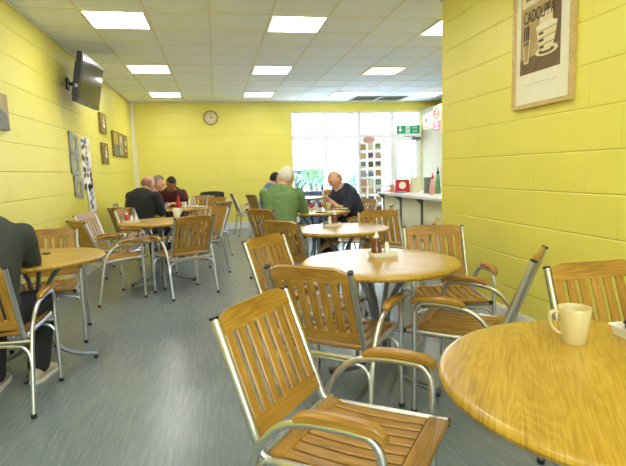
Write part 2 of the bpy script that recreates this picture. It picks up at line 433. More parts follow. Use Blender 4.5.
def ik(a, c, l1, l2, hint):
    a = V(a); c = V(c); d = c - a; D = min(d.length, (l1 + l2) * .995); u = d.normalized(); c = a + u * D
    x = (l1 * l1 - l2 * l2 + D * D) / (2 * D); h = math.sqrt(max(0, l1 * l1 - x * x)); hv = V(hint); hv = (hv - u * hv.dot(u)).normalized()
    return a + u * x + hv * h, c
def sections(m, cen, secs, infl=0, n=20):
    """secs: list of (point, forward vec, right vec, rx, ry)"""
    vs = []; fs = []
    for (p, f, r_, rx_, ry_) in secs:
        for k in range(n):
            a = 2 * PI * k / n; ca, sa = math.cos(a), math.sin(a)
            vs.append(p + r_ * (abs(ca) ** .85 * (1 if ca > 0 else -1)) * (rx_ + infl) + f * (abs(sa) ** .9 * (1 if sa > 0 else -1)) * (ry_ + infl))
    for i in range(len(secs) - 1):
        for k in range(n): fs.append((i * n + k, i * n + (k + 1) % n, (i + 1) * n + (k + 1) % n, (i + 1) * n + k))
    fs.append(tuple(range(n))[::-1]); fs.append(tuple((len(secs) - 1) * n + k for k in range(n))); m.add(vs, fs)
def skull(x, y, z):
    X = x * .082; Y = y * .102; Z = z * .125
    if z < 0: X *= 1 - .28 * (-z) ** 1.6; Y = Y * (1 - .22 * (-z) ** 1.5) + .012 * (-z)
    if y < 0 and z < -.2: Y *= 1 - .25 * (-z - .2)
    if y > .55: X *= 1.02; Y *= .97
    return V((X, Y, Z))
def person(loc, rz, label, hz=.53, lean=.35, bulk=1.0, shirt='c_black', trousers='c_denim', sleeve=1.0, hair='h_dark', hairstyle='short', skin='skin', head=(.3, 0), hands=((-.12, .42, .78), (.12, .42, .78)), elb=((-.6, -.2, -1), (.6, -.2, -1)), feet=((-.11, .42, 0), (.11, .42, 0)), shoe='shoe', voxel=.010, collar=None, headpos=None, curl=1.0, sc=1.0, legs=True, hs=(0, 0, 0)):
    t = empty('person', loc, rz, label, 'person'); F = V((0, 1, 0)); Rv = V((1, 0, 0)); b = bulk; L = .50 * sc
    def spine(s_, TS=1.1):  # s 0..~.62 from pelvis ; bends forward progressively
        s = s_ * TS; n = 12; p = V((0, 0, hz)); d = 0
        for k in range(n):
            ss_ = s * (k + .5) / n; an = lean * (.55 + 1.0 * ss_ / .5); p = p + V((0, math.sin(an), math.cos(an))) * (s / n)
        an = lean * (.55 + s / .5); return p, V((0, math.cos(an), -math.sin(an)))
    def sec(s, rx_, ry_):
        p, f = spine(s) if s >= 0 else (V((0, 0, hz + s)), F); return (p, f, Rv, rx_ * b, ry_ * b)
    tor = [sec(-.085, .13, .10), sec(-.05, .168, .13), sec(.04, .172, .135), sec(.14, .158, .125), sec(.25, .168, .125), sec(.36, .182, .122), sec(.43, .172, .102), sec(.475, .13, .088), sec(.505, .078, .070)]
    nk, nf = spine(.50); hd_p, hd_f = spine(.535)
    body = MB(); sections(body, None, tor)
    hc = V(headpos) if headpos else nk + (hd_f.cross(Rv) * -1) * .0 + V((0, math.sin(lean * 1.2), math.cos(lean * 1.2))) * .105 + V((0, .03, 0)) + V(hs)
    limb(body, [nk - V((0, 0, .03)), nk.lerp(hc, .55)], [.062, .056])
    hr = Matrix.Rotation(head[1], 3, 'Z') @ Matrix.Rotation(-head[0], 3, 'X')
    # head
    hm = MB(); hm.ball((0, 0, 0), 1, 28, 20); HV = [hc + hr @ skull(*v) for v in hm.v]; body.add(HV, hm.f)
    H = lambda x, y, z: hc + hr @ V((x, y, z))
    body.ball(H(0, .108, -.012), (.0125, .016, .022), 10, 8, rot=hr); body.ball(H(0, .115, -.026), (.015, .013, .010), 10, 8, rot=hr)
    body.ball(H(0, .094, .03), (.045, .012, .010), 12, 8, rot=hr); body.ball(H(0, .092, -.062), (.026, .012, .010), 10, 8, rot=hr); body.ball(H(0, .078, -.098), (.024, .018, .016), 10, 8, rot=hr)
    for s in (-1, 1): body.ball(H(s * .083, -.004, -.01), (.010, .020, .032), 10, 8, rot=hr)
    sh = MB(); sections(sh, None, [(p, f, r_, a, c) for (p, f, r_, a, c) in tor], .012)
    joints = []
    for i, s in enumerate((-1, 1)):
        sp, sf = spine(.415); S = sp + V((s * .178 * b, 0, 0)); hd = V(hands[i]); E_, Hd = ik(S, hd, .29, .25, elb[i])
        ra = .050 * b; limb(body, [S, S.lerp(E_, .5), E_, E_.lerp(Hd, .35), Hd], [ra, ra * .95, .041, .041, .028])
        joints.append((S, E_, Hd))
        if sleeve > 1: q = E_.lerp(Hd, .85); limb(sh, [S, S.lerp(E_, .5), E_, E_.lerp(Hd, .4), q], [ra + .004, ra, .045, .043, .034], .012)
        else: q = S.lerp(E_, .86); limb(sh, [S, S.lerp(E_, .5), q], [ra + .004, ra + .004, .050], .014)
        # hand: palm, four fingers, thumb from the side
        d = (Hd - E_).normalized(); side = V((-s, 0, 0)); side = (side - d * side.dot(d)).normalized(); nn = d.cross(side) * 1.0
        if nn.z > 0: nn = -nn      # nn points to the palm (down)
        pc = Hd + d * .045; rot_ = Matrix((side, d, nn)).transposed(); body.ball(pc, (.040, .052, .016), 14, 8, rot=rot_)
        for k, (off, ln) in enumerate(((.030, .070), (.010, .078), (-.010, .073), (-.029, .058))):
            p0 = pc + d * .038 + side * off; p1 = p0 + (d * 1.0 + nn * .45 * curl).normalized() * ln * .48; p2 = p1 + (d * .6 + nn * 1.0 * curl).normalized() * ln * .3; p3 = p2 + (d * .1 + nn * 1.0 * curl).normalized() * ln * .25
            limb(body, [p0, p1, p2, p3], [.0095, .009, .0085, .0075])
        p0 = Hd + d * .022 + side * .030; p1 = p0 + (d * .7 + side * .8 + nn * .3).normalized() * .034; p2 = p1 + (d * 1.0 + side * .1 + nn * .5).normalized() * .03
        limb(body, [p0, p1, p2], [.013, .011, .009])
    tr = MB(); sections(tr, None, [(p, f, r_, a, c) for (p, f, r_, a, c) in tor[:3]], .009)
    for i, s in enumerate((-1, 1)):
        hp = V((s * .095 * b, .01, hz - .01)); an = V(feet[i]) + V((0, 0, .09)); K, an = ik(hp, an, .43, .42, (s * .15, .6, 1))
        limb(body, [hp, hp.lerp(K, .5), K, K.lerp(an, .35), an], [.082 * b, .07 * b, .054, .052, .036])
        limb(tr, [hp, hp.lerp(K, .5), K, K.lerp(an, .4), an + V((0, 0, .01))], [.086 * b, .075 * b, .062, .060, .056], .010)
        ft = V((an.x, an.y, 0)); ld = V((s * .12, 1, 0)).normalized()
        body.ball(ft + ld * .06 + V((0, 0, .045)), (.032, .10, .028), 12, 8, rot=Matrix((V((ld.y, -ld.x, 0)), ld, V((0, 0, 1)))).transposed())
        m = MB(); rr = Matrix((V((ld.y, -ld.x, 0)), ld, V((0, 0, 1)))).transposed()
        rx2 = V((ld.y, -ld.x, 0))
        secs = []
        for (q, w_, h0, h1) in ((-.075, .025, .015, .075), (-.06, .036, .012, .10), (-.01, .040, .012, .112), (.05, .042, .012, .085), (.11, .046, .012, .065), (.16, .042, .012, .052), (.19, .025, .016, .038)):
            secs.append((ft + ld * q + V((0, 0, (h0 + h1) / 2)), V((0, 0, 1)), rx2, w_, (h1 - h0) / 2))
        sections(m, None, secs, 0, 14); so = m.build('shoe', M[shoe], t)
        m = MB(); m.prism([(-.026, -.08), (.026, -.08), (.042, -.04), (.042, .04), (.05, .11), (.044, .17), (.024, .20), (-.024, .20), (-.044, .17), (-.05, .11), (-.042, .04), (-.042, -.04)], ft + V((0, 0, .012)), rx2, ld, .022); m.build('sole', M['sole'], so)
    remesh(body, 'body', M[skin], t, voxel, 0, 3)
    remesh(sh, 'shirt', M[shirt], t, .012, .005, 12)
    remesh(tr, 'trousers', M[trousers], t, .013, .004, 3)
    for s in (-1, 1):
        m = MB(); m.ball(H(s * .032, .0895, .012), (.011, .008, .008), 12, 8, rot=hr); m.build('eye', M['eye'], t)
    if hair:
        hm = MB(); hm.ball((0, 0, 0), 1, 32, 24); keep = set()
        def cov(v):
            x, y, z = v
            if hairstyle == 'bald': return (z < .5 and z > -.45 and y < .15)
            if hairstyle == 'receding': return (y < -.12 and z > -.45) or (z > -.1 and y < .0 and abs(x) > .6)
            line = .62 if hairstyle == 'full' else .55
            return z > -.5 and ((y < .05 and z > -.5) or (z > line + .15 * (y - .5)))
        C = [cov(v) for v in hm.v]; vs = []
        thick = {'full': 1.10, 'short': 1.08, 'bald': 1.05, 'receding': 1.10}[hairstyle]
        nb = [[] for _ in hm.v]
        for f in hm.f:
            for i in f: nb[i] += f
        for i, v in enumerate(hm.v):
            edge = any(not C[j] for j in nb[i]); k = .995 if edge else thick + .03 * noise.noise(V(v) * 6)
            vs.append(hc + hr @ (skull(*v) * k))
        fs = [f for f in hm.f if all(C[i] for i in f)]; used_ = sorted({i for f in fs for i in f}); mp = {i: k for k, i in enumerate(used_)}
        m = MB(); m.add([vs[i] for i in used_], [tuple(mp[i] for i in f) for f in fs]); ho = m.build('hair', M[hair], t)
    if collar:
        p, f = spine(.49); m = MB(); m.tube([p + Rv * .073 * math.cos(a) * 1.05 + f * .072 * math.sin(a) * 1.05 for a in [2 * PI * k / 24 for k in range(25)]], .016, 8, flat=(1, 1.2)); m.build('collar', M[collar], t)
    return t

person((-1.305, 2.96, 0), R(-2), 'person at the left edge in charcoal T-shirt, black trousers and trainers, arm on the table', hz=.52, lean=.33, hs=(-.13, 0, -.01), shirt='c_char', trousers='c_black', sleeve=1, hair='h_dark', head=(.3, .2), hands=((-.14, .50, .80), (-.02, .50, .80)), elb=((-.6, -.1, -1), (.6, .0, -1.2)), feet=((-.08, .22, 0), (.13, .34, 0)), voxel=.008, bulk=1.05)
person((-1.13, 7.32, 0), -.62, 'heavy man with shaved head in black T-shirt, back to the camera', hz=.535, lean=.34, bulk=1.28, shirt='c_black', trousers='c_black', hair='h_short', hairstyle='bald', head=(.35, -.1), hands=((-.10, .36, .88), (.10, .35, .87)), elb=((-.8, -.3, -1), (.7, -.4, -1)), voxel=.009)
person((-1.20, 8.22, 0), -1.5, 'grey haired man in grey jumper behind the man in black', hz=.535, lean=.36, shirt='c_grey', trousers='c_denim', sleeve=2, hair='h_grey', head=(.35, 0), voxel=.012)
person((-.76, 8.92, 0), 3.2, 'dark haired person in maroon jumper with head bowed, at the far left table', hz=.53, lean=.40, shirt='c_maroon', trousers='c_black', sleeve=2, hair='h_dark', skin='skin_d', head=(.75, .25), voxel=.012)
person((.72, 5.93, 0), -.42, 'white haired man in green jumper seen from behind, leaning to his table', hz=.55, lean=.24, bulk=1.18, shirt='c_green', trousers='c_denim', sleeve=2, hair='h_white', hairstyle='full', head=(.25, -.45), hands=((-.02, .44, .80), (.16, .44, .80)), elb=((-.9, -.2, -.9), (.45, -.3, -1)), collar='c_shirt', voxel=.009, hs=(.05, .0, .01))
person((1.86, 6.66, 0), 1.86, 'balding man in navy jumper looking down at his food', hz=.535, lean=.38, bulk=1.1, shirt='c_navy', trousers='c_black', sleeve=1, hair='h_short', hairstyle='bald', head=(.55, 0), hands=((-.08, .42, .85), (.06, .40, .85)), elb=((-.4, -.7, -1), (.8, -.1, -.9)), collar='tanc' if False else 'c_shirt', voxel=.008)
person((.90, 9.6, 0), -1.2, 'dark haired man in blue shirt mostly hidden behind the green jumper', hz=.50, lean=.28, shirt='c_blue', trousers='c_denim', sleeve=2, hair='h_dark', head=(.2, 0), voxel=.013)

# ------------------------------------------------------------------ room
XL, XR, YB, YF, ZC, XR2, YC = -1.72, 2.18, 11.37, -3.6, 2.806, 6.2, 4.6
VO = .0   # course phase so that courses sit at .7205 + k*.2445
vo = -(1.325 % .2525)
m = MB(); m.box(((XL + XR2) / 2, (YB + YF) / 2, -.05), (XR2 - XL + .6, YB - YF + .6, .1)); struct(m.build('floor', M['floor']))
m = MB(); m.rect_wall((XL, YF, 0), (0, 1, 0), (0, 0, 1), YB - YF, ZC + .1, .13, vo); m.rect_wall((XL - .15, YF, 0), (0, 1, 0), (0, 0, 1), YB - YF, ZC + .1)
struct(m.build('wall_left', M['wall']))
m = MB(); m.rect_wall((XR, YC, 0), (0, -1, 0), (0, 0, 1), YC - YF, ZC + .1, .31, vo)
m.rect_wall((XR2, YC, 0), (-1, 0, 0), (0, 0, 1), XR2 - XR, ZC + .1, .1, vo)
struct(m.build('wall_right', M['wall']))
m = MB(); m.rect_wall((XR2, YB, 0), (0, -1, 0), (0, 0, 1), YB - YC, ZC + .1, 0, vo); struct(m.build('wall_side', M['wall']))
WX0, WX1, WZ0, WZ1 = 1.72, 4.86, .12, 2.60
m = MB()
for (a, b, z0, z1) in ((XL, WX0, 0, ZC + .1), (WX1, XR2, 0, ZC + .1), (WX0, WX1, WZ1, ZC + .1), (WX0, 4.15, 0, WZ0)):
    m.rect_wall((a, YB, z0), (1, 0, 0), (0, 0, 1), b - a, z1 - z0, a, vo + z0)
    m.rect_wall((a, YB + .22, z0), (1, 0, 0), (0, 0, 1), b - a, z1 - z0, a, vo + z0)
for (p, du, dv, l1, l2) in (((WX0, YB, WZ0), (0, 1, 0), (0, 0, 1), .22, WZ1 - WZ0), ((WX1, YB, 0), (0, 1, 0), (0, 0, 1), .22, WZ1), ((WX0, YB, WZ1), (1, 0, 0), (0, 1, 0), WX1 - WX0, .22), ((WX0, YB, WZ0), (1, 0, 0), (0, 1, 0), 4.15 - WX0, .22)):
    m.rect_wall(p, du, dv, l1, l2)
struct(m.build('wall_back', M['wall']))
m = MB(); fx0, fx1, fz0, fz1 = -1.3, 2.0, .9, 2.4  # wall behind the camera, with an added opening to let daylight in
for (a, b, z0, z1) in ((XL, fx0, 0, ZC + .1), (fx1, XR2, 0, ZC + .1), (fx0, fx1, 0, fz0), (fx0, fx1, fz1, ZC + .1)):
    m.rect_wall((a, YF, z0), (1, 0, 0), (0, 0, 1), b - a, z1 - z0, a, vo + z0)
struct(m.build('wall_front', M['wall']))

# ceiling: tiles on a 0.6 m grid, T-bars as geometry
GX, GY = -1.181, 5.149
m = MB(); m.box(((XL + XR2) / 2, (YB + YF) / 2, ZC + .06), (XR2 - XL + .3, YB - YF + .3, .1)); struct(m.build('ceiling', M['tile']))
m = MB()
x = GX - .6 * 1
while x < XR2:
    if x > XL: m.box((x, (YB + YF) / 2, ZC + .0085), (.024, YB - YF, .004))
    x += .6
y = GY - .6 * 15
while y < YB:
    if y > YF: m.box(((XL + XR2) / 2, y, ZC + .0085), (XR2 - XL, .024, .0042))
    y += .6
m.box((XL + .012, (YB + YF) / 2, ZC - .004), (.024, YB - YF, .02)); m.box(((XL + XR2) / 2, YB - .012, ZC - .004), (XR2 - XL, .024, .02))
m.box((XR - .012, (YC + YF) / 2, ZC - .004), (.024, YC - YF, .02))
struct(m.build('trim_1', M['tbar']))

# skirtings, boxing in the corner
def base(name, a, b):
    a = V(a); b = V(b); d = (b - a); L = d.length; d.normalize(); nn = V((-d.y, d.x, 0))
    mm_ = MB(); mid = (a + b) / 2 + nn * .009
    rot = Matrix((d, nn, V((0, 0, 1)))).transposed()
    mm_.box(mid + V((0, 0, .07)), (L, .018, .14), rot); mm_.box(mid + V((0, 0, .147)) - nn * .003, (L, .011, .014), rot)
    struct(mm_.build(name, M['white']))
base('baseboard_left', (XL, YB, 0), (XL, YF, 0)); base('baseboard_back', (WX0 + 2.4, YB, 0), (XL, YB, 0)) 
base('baseboard_right', (XR, YF, 0), (XR, YC, 0))
m = MB(); m.box((XL + .035, YB - .05, ZC / 2), (.07, .1, ZC)); struct(m.build('trim_2', M['panel']))

# windows
def frame_rect(m, x0, x1, z0, z1, y, w=.05, d=.07):
    m.box((x0 + w / 2, y, (z0 + z1) / 2), (w, d, z1 - z0)); m.box((x1 - w / 2, y, (z0 + z1) / 2), (w, d, z1 - z0))
    m.box(((x0 + x1) / 2, y, z0 + w / 2), (x1 - x0 - 2 * w, d, w)); m.box(((x0 + x1) / 2, y, z1 - w / 2), (x1 - x0 - 2 * w, d, w))
XS = [1.72, 2.53, 3.34, 4.15]; ZT = 2.02
wy = YB + .08
for i in range(3):
    m = MB(); frame_rect(m, XS[i], XS[i + 1], WZ0, ZT, wy); frame_rect(m, XS[i], XS[i + 1], ZT, WZ1, wy)
    m.box(((XS[i] + XS[i + 1]) / 2, wy, .84), (XS[i + 1] - XS[i] - .1, .06, .06))
    w = struct(m.build('window_%d' % (i + 1), M['upvc']))
    m = MB(); m.box(((XS[i] + XS[i + 1]) / 2, wy, (WZ0 + ZT) / 2), (XS[i + 1] - XS[i] - .08, .012, ZT - WZ0 - .08)); m.box(((XS[i] + XS[i + 1]) / 2, wy, (WZ1 + ZT) / 2), (XS[i + 1] - XS[i] - .08, .012, WZ1 - ZT - .08))
    m.build('pane', M['pane'], w)
m = MB(); frame_rect(m, 4.15, WX1, ZT, WZ1, wy)
w = struct(m.build('window_4', M['upvc'])); m = MB(); m.box(((4.15 + WX1) / 2, wy, (WZ1 + ZT) / 2), (WX1 - 4.15 - .08, .012, WZ1 - ZT - .08)); m.build('pane', M['pane'], w)
m = MB(); frame_rect(m, 4.15, WX1, 0.01, ZT, wy, .05); frame_rect(m, 4.20, WX1 - .05, .03, ZT - .05, wy - .012, .075, .05)
d = struct(m.build('door_1', M['upvc'])); m = MB(); m.box(((4.15 + WX1) / 2, wy, 1.0), (WX1 - 4.15 - .22, .012, 1.84)); m.build('pane', M['pane'], d)
m = MB(); m.box((4.31, wy - .05, 1.0), (.03, .03, .14)); m.tube([(4.31, wy - .06, 1.02), (4.31, wy - .09, 1.02), (4.42, wy - .09, 1.02)], .009, 8); m.build('door_handle', M['alu'], d)
m = MB(); m.box((4.74, wy - .07, 1.955), (.2, .06, .06)); m.build('door_closer', M['steel'], d)
m = MB(); m.tube([(4.70, wy - .08, 1.99), (4.60, wy - .15, 1.995), (4.44, wy - .05, 2.0)], .008, 6); m.build('closer_arm', M['steel'], d)

for i in range(3):  # added windows behind the camera, unseen, to brighten near walls and chair backs
    a, b = fx0 + 1.1 * i, fx0 + 1.1 * (i + 1)
    m = MB(); frame_rect(m, a, b, fz0, fz1, YF - .03); w = struct(m.build('window_%d' % (i + 5), M['upvc']))
    m = MB(); m.box(((a + b) / 2, YF - .03, (fz0 + fz1) / 2), (b - a - .08, .012, fz1 - fz0 - .08)); m.build('pane', M['pane'], w)
# cream partition in the corner and its notices
PX = 4.87
m = MB(); m.box((PX + .06, 10.1, 1.3), (.12, 2.5, 2.6)); m.box((PX + .06, 10.1, 2.605), (.15, 2.5, .02)); struct(m.build('wall_partition', M['cream']))

def text_obj(body, name, size, mat, xf, parent, extrude=.001, sx=1.0):
    cu = bpy.data.curves.new(name, 'FONT'); cu.body = body; cu.size = size; cu.extrude = extrude; cu.align_x = 'CENTER'; cu.align_y = 'CENTER'
    o = bpy.data.objects.new(name, cu); col.objects.link(o)
    dg = bpy.context.evaluated_depsgraph_get(); me = bpy.data.meshes.new_from_object(o.evaluated_get(dg))
    bpy.data.objects.remove(o); me.materials.clear(); me.materials.append(mat); me.transform(xf @ Matrix.Diagonal((sx, 1, 1, 1)))
    n = bpy.data.objects.new(name, me); col.objects.link(n); n.parent = parent; return n
def frame_xf(o, ax, ay):
    ax = V(ax); ay = V(ay); nn = ax.cross(ay); mx = Matrix((ax, ay, nn)).transposed().to_4x4(); mx.translation = V(o); return mx

# exit sign on the glass above the door
t = empty('exit_sign', (4.54, YB + .03, 2.165), 0, 'green and white fire exit sign on the glass above the door', 'sign')
m = MB(); m.box((0, 0, 0), (.58, .008, .2)); m.build('panel', M['green_sign'], t)
fx = lambda x, z: frame_xf((x, -.006, z), (1, 0, 0), (0, 0, 1))
m = MB(); m.prism([(-.02, .07), (.02, .07), (.02, .0), (.055, .0), (0, -.07), (-.055, 0), (-.02, 0)], (-.2, -.006, 0), (1, 0, 0), (0, 0, 1), .003); m.build('arrow', M['paper'], t)
m = MB()
m.prism([(-.05, -.085), (.05, -.085), (.05, .085), (-.05, .085)], (-.01, -.005, 0), (1, 0, 0), (0, 0, 1), .003)
m.build('doorway_symbol', M['paper'], t)
m = MB(); m.ball((-.005, -.009, .055), (.014, .003, .014)); m.tube([(-.008, -.009, .035), (-.014, -.009, -.01)], .012, 6)
m.tube([(-.014, -.009, -.01), (.012, -.009, -.03), (.006, -.009, -.065)], .006, 6); m.tube([(-.014, -.009, -.01), (-.026, -.009, -.04), (-.044, -.009, -.045)], .006, 6)
m.tube([(-.008, -.009, .03), (.02, -.009, .015), (.032, -.009, .028)], .005, 6); m.build('running_figure', M['green_sign'], t)
text_obj('Fire', 'lettering', .075, M['paper'], fx(.17, .035), t); text_obj('exit', 'lettering', .075, M['paper'], fx(.17, -.04), t)

# notices on the partition (facing -x)
ax, ay = (0, -1, 0), (0, 0, 1)
t = empty('notice_board', (PX - .006, 11.0, 2.31), 0, 'cream notice with small figures and red writing, on the partition by the door', 'sign')
m = MB(); m.prism([(-.27, -.17), (.27, -.17), (.27, .2), (-.27, .15)], (0, 0, 0), ax, ay, .008); m.build('panel', M['sign_cream'], t)
m = MB()
for q in (-.13, -.03):
    m = MB(); m.ball((-.008, -q, .09), (.003, .016, .02)); m.tube([(-.008, -q, .07), (-.008, -q, -.01)], .014, 6); m.tube([(-.008, -q - .03, 0), (-.008, -q + .03, 0)], .007, 6)
    m.build('figure_symbol', M['ink'], t)
m = MB()
for k in range(5): m.box((-.006, -.15, .12 - .028 * k), (.003, .14 - .02 * (k % 2), .011))
for k in range(4): m.box((-.006, .0, -.05 - .03 * k), (.003, .42 - .05 * (k % 2), .013))
m.build('lines_of_writing', M['red_sign'], t)
t = empty('no_smoking_sign', (PX - .006, 10.53, 2.42), 0, 'no smoking sign with red ring above a red square', 'sign')
m = MB(); m.prism([(-.17, -.14), (.17, -.14), (.17, .16), (-.17, .16)], (0, 0, 0), ax, ay, .008); m.build('panel', M['sign_cream'], t)
m = MB(); m.tube([(-.009, .12 * math.cos(a), .12 * math.sin(a) + .01) for a in [2 * PI * k / 28 for k in range(29)]], .014, 6); m.tube([(-.009, .085, .095), (-.009, -.085, -.075)], .012, 6); m.build('red_ring', M['red_sign'], t)
m = MB(); m.tube([(-.007, .08, .0), (-.007, -.05, .0)], .011, 6); m.tube([(-.007, -.06, .01), (-.007, -.065, .05), (-.007, -.05, .07)], .005, 6); m.build('cigarette', M['ink'], t)
t = empty('fire_action_sign', (PX - .006, 10.53, 2.17), 0, 'red fire sign with white symbol on the partition, under the no smoking sign', 'sign')
m = MB(); m.prism([(-.17, -.1), (.17, -.1), (.17, .1), (-.17, .1)], (0, 0, 0), ax, ay, .008); m.build('panel', M['red_sign'], t)
m = MB(); m.prism([(-.06, -.02), (.06, -.02), (.06, .06), (-.06, .06)], (-.006, 0, .01), ax, ay, .003); m.box((-.006, 0, -.06), (.003, .26, .02)); m.build('symbol', M['paper'], t)

# ------------------------------------------------------------------ ceiling lights and vents
def light_panel(i, j, label, mat='diffuser'):
    x = GX + .6 * i + .3; y = GY + .6 * j + .3
    t = empty('ceiling_light', (x, y, ZC), 0, label, 'ceiling light', 'square recessed ceiling lights')
    m = MB()
    for sx in (-1, 1): m.box((sx * .285, 0, .0), (.026, .596, .012)); m.box((0, sx * .285, 0), (.544, .026, .012))
    m.build('frame', M['tbar'], t)
    m = MB(); m.box((0, 0, .004), (.546, .546, .01)); m.build('diffuser', M[mat], t)
names = {(0, 0): 'nearest lit square light, above the left wall and in front of the television', (0, 4): 'second lit light from the camera in the left row, beyond the television', (0, 8): 'farthest lit light of the left row, near the back left corner',
 (3, 0): 'nearest lit light of the middle row, at the top of the picture', (3, 4): 'second light from the camera in the middle row', (3, 8): 'farthest light of the middle row, above the clock wall',
 (6, 0): 'lit light cut off by the top of the right wall', (6, 4): 'yellowed dim light before the windows, in the third row', (6, 8): 'farthest light of the third row, close to the window wall', (9, 8): 'light nearest the partition notices, in the far right corner'}
for (i, j), lb in names.items(): light_panel(i, j, lb, 'diffuser_w' if (i, j) == (6, 4) else 'diffuser')
for i in (0, 3):
    for j in (-4, -8, -12): light_panel(i, j, 'lit square light overhead, behind the photographer')
light_panel(9, 0, 'lit square light in the side bay next to the right wall')
for i, lb in ((7, 'left of the two grey ceiling vents before the windows'), (8, 'right of the two grey ceiling vents before the windows')):
    x = GX + .6 * i + .3; y = GY + .6 * 9 + .3
    t = empty('ceiling_vent', (x, y, ZC), 0, lb, 'vent', 'ceiling vents'); m = MB()
    for sx in (-1, 1): m.box((sx * .28, 0, 0), (.035, .59, .014)); m.box((0, sx * .28, 0), (.52, .035, .014))
    m.build('frame', M['vent'], t); m = MB()
    for k in range(9): m.box((0, -.24 + .06 * k, .004), (.52, .045, .004), Matrix.Rotation(R(25), 3, 'X'))
    m.build('louvre', M['vent'], t)

# ------------------------------------------------------------------ chair
W_, CY, CZ, LW = .208, -.181, .42, .25
def make_chair():
    root = empty('armchair', (0, 0, 0))
    top = V((0, -.335, .829)); cor = V((0, CY, CZ)); bd = (top - cor).normalized()
    bn = V((0, bd.z, -bd.y))        # forward normal of back
    for s in (-1, 1):
        p = smooth_path([V((s * W_, 0, 0)) + top, V((s * W_, 0, 0)) + cor + bd * .07, V((s * W_, 0, 0)) + cor + V((0, .0, -.006)), V((s * W_, CY + .07, CZ)), V((s * W_, .27, CZ + .006))], 3)
        m = MB(); m.tube(p, .0135, 12, flat=(.9, 1.15), up=(1, 0, 0)); o = m.build('side_rail', M['alu'], root)
        m = MB(); m.tube([top + V((s * W_, 0, 0)) - bd * .004, top + V((s * W_, 0, 0)) + bd * .005], .0145, 12, up=(1, 0, 0), flat=(.92, 1.15)); m.build('end_cap', M['rubber'], o)
        m = MB(); m.tube([V((s * W_, .262, CZ + .006)), V((s * W_, .276, CZ + .006))], .0145, 10); m.build('end_cap', M['rubber'], o)
        # leg and arm loop
        q = smooth_path([V((s * LW, .211, .008)), V((s * LW, .208, .40)), V((s * (LW + .002), .207, .590)), V((s * (LW + .003), .09, .593)), V((s * (LW + .003), .01, .592)), V((s * (LW + .002), -.09, .57)), V((s * (LW + .001), -.165, .49)), V((s * LW, -.20, .40)), V((s * LW, -.235, .2)), V((s * LW, -.276, .008))], 3)
        m = MB(); m.tube(q, .0125, 10)
        for yy in (-.168, .205): m.tube([(s * (W_), yy, CZ), (s * LW, yy, CZ)], .008, 6)
        lf = m.build('leg_loop', M['alu'], root)
        for yy in (.211, -.276):
            m = MB(); m.lathe([(.013, 0), (.0155, .003), (.0155, .02), (.012, .024)], (s * LW, yy, 0), 10); m.build('rubber_foot', M['rubber'], lf)
        # wooden armrest following the loop
        ar = [V((s * (LW + .005), y, z)) for y, z in ((.214, .584), (.208, .600), (.188, .611), (.145, .616), (.10, .618), (.055, .617), (.012, .614), (-.022, .606), (-.04, .596))]
        n = 12; wds = [.014, .019, .022, .024, .025, .025, .024, .021, .015]; hts = [.010, .014, .016, .016, .016, .016, .016, .014, .010]
        m = MB(); vs = []; off = random.random() * 9
        for i, p in enumerate(ar):
            T = (ar[min(i + 1, 8)] - ar[max(i - 1, 0)]).normalized(); u = V((1, 0, 0)); w = T.cross(u).normalized()
            if w.z < 0: w = -w
            for k in range(n):
                a = 2 * PI * k / n; cx, sy = math.cos(a), math.sin(a)
                vs.append(p + u * (abs(cx) ** .7 * (1 if cx > 0 else -1)) * wds[i] + w * (abs(sy) ** .7 * (1 if sy > 0 else -1)) * hts[i])
        fs = []; uvs = []
        for i in range(8):
            for k in range(n):
                k2 = (k + 1) % n; fs.append((i * n + k, i * n + k2, (i + 1) * n + k2, (i + 1) * n + k))
                uvs.append([(ar[i].y + off, k * .01), (ar[i].y + off, k * .01 + .01), (ar[i + 1].y + off, k * .01 + .01), (ar[i + 1].y + off, k * .01)])
        fs += [tuple(range(n)), tuple(8 * n + k for k in range(n))]; uvs += [[(off, k * .01) for k in range(n)]] * 2
        m.add(vs, fs, uvs); m.build('armrest', M['wood'], root)
    # cross braces between the leg loops
    for yy in (.209, -.20):
        m = MB(); z = .40; m.tube([(-LW, yy, z), (LW, yy, z)], .0105, 8)
        dy = -.0 if yy > 0 else -.028
        m.tube(smooth_path([(-LW, yy + dy, .27), (-LW + .012, yy + dy * .5, .35), (-LW + .07, yy, z - .018), (LW - .07, yy, z - .018), (LW - .012, yy + dy * .5, .35), (LW, yy + dy, .27)], 2), .009, 8)
        m.build('cross_brace', M['alu'], root)
    # seat: front and back boards with slats between, slightly dished
    m = MB(); zs = CZ + .014
    def zf(y): t_ = (y + .14) / .38; return zs - .010 * math.sin(PI * min(1, max(0, t_)))
    for s in (-1, 1):
        pass
    m.bar([(-.195, .243, zs - .002), (.195, .243, zs - .002)], .066, .018, (0, 1, 0))
    m.bar([(-.195, -.137, zs), (.195, -.137, zs)], .05, .018, (0, 1, 0))
    for k in range(8):
        xx = -.172 + .0491 * k
        m.bar([(xx, -.113 + .04 * i * .808 * .993, zf(-.113 + .0323 * i) - .001) for i in range(11)], .038, .014, (1, 0, 0))
    m.build('seat', M['wood'], root)
    # backrest: lower board, seven slats, top board with shaped upper edge
    m = MB(); L = (top - cor).length
    def bp(x, t_): return V((x, 0, 0)) + cor + bd * t_ + bn * .002
    X = .196
    m.prism([(-X, .055), (X, .055), (X, .112), (-X, .112)], bp(0, 0), (1, 0, 0), bd, .018)
    for k in range(7):
        xx = -.171 + .057 * k
        m.bar([bp(xx, .105), bp(xx, .2), bp(xx, L - .05)], .041, .012, (1, 0, 0))
    tl = L - .058
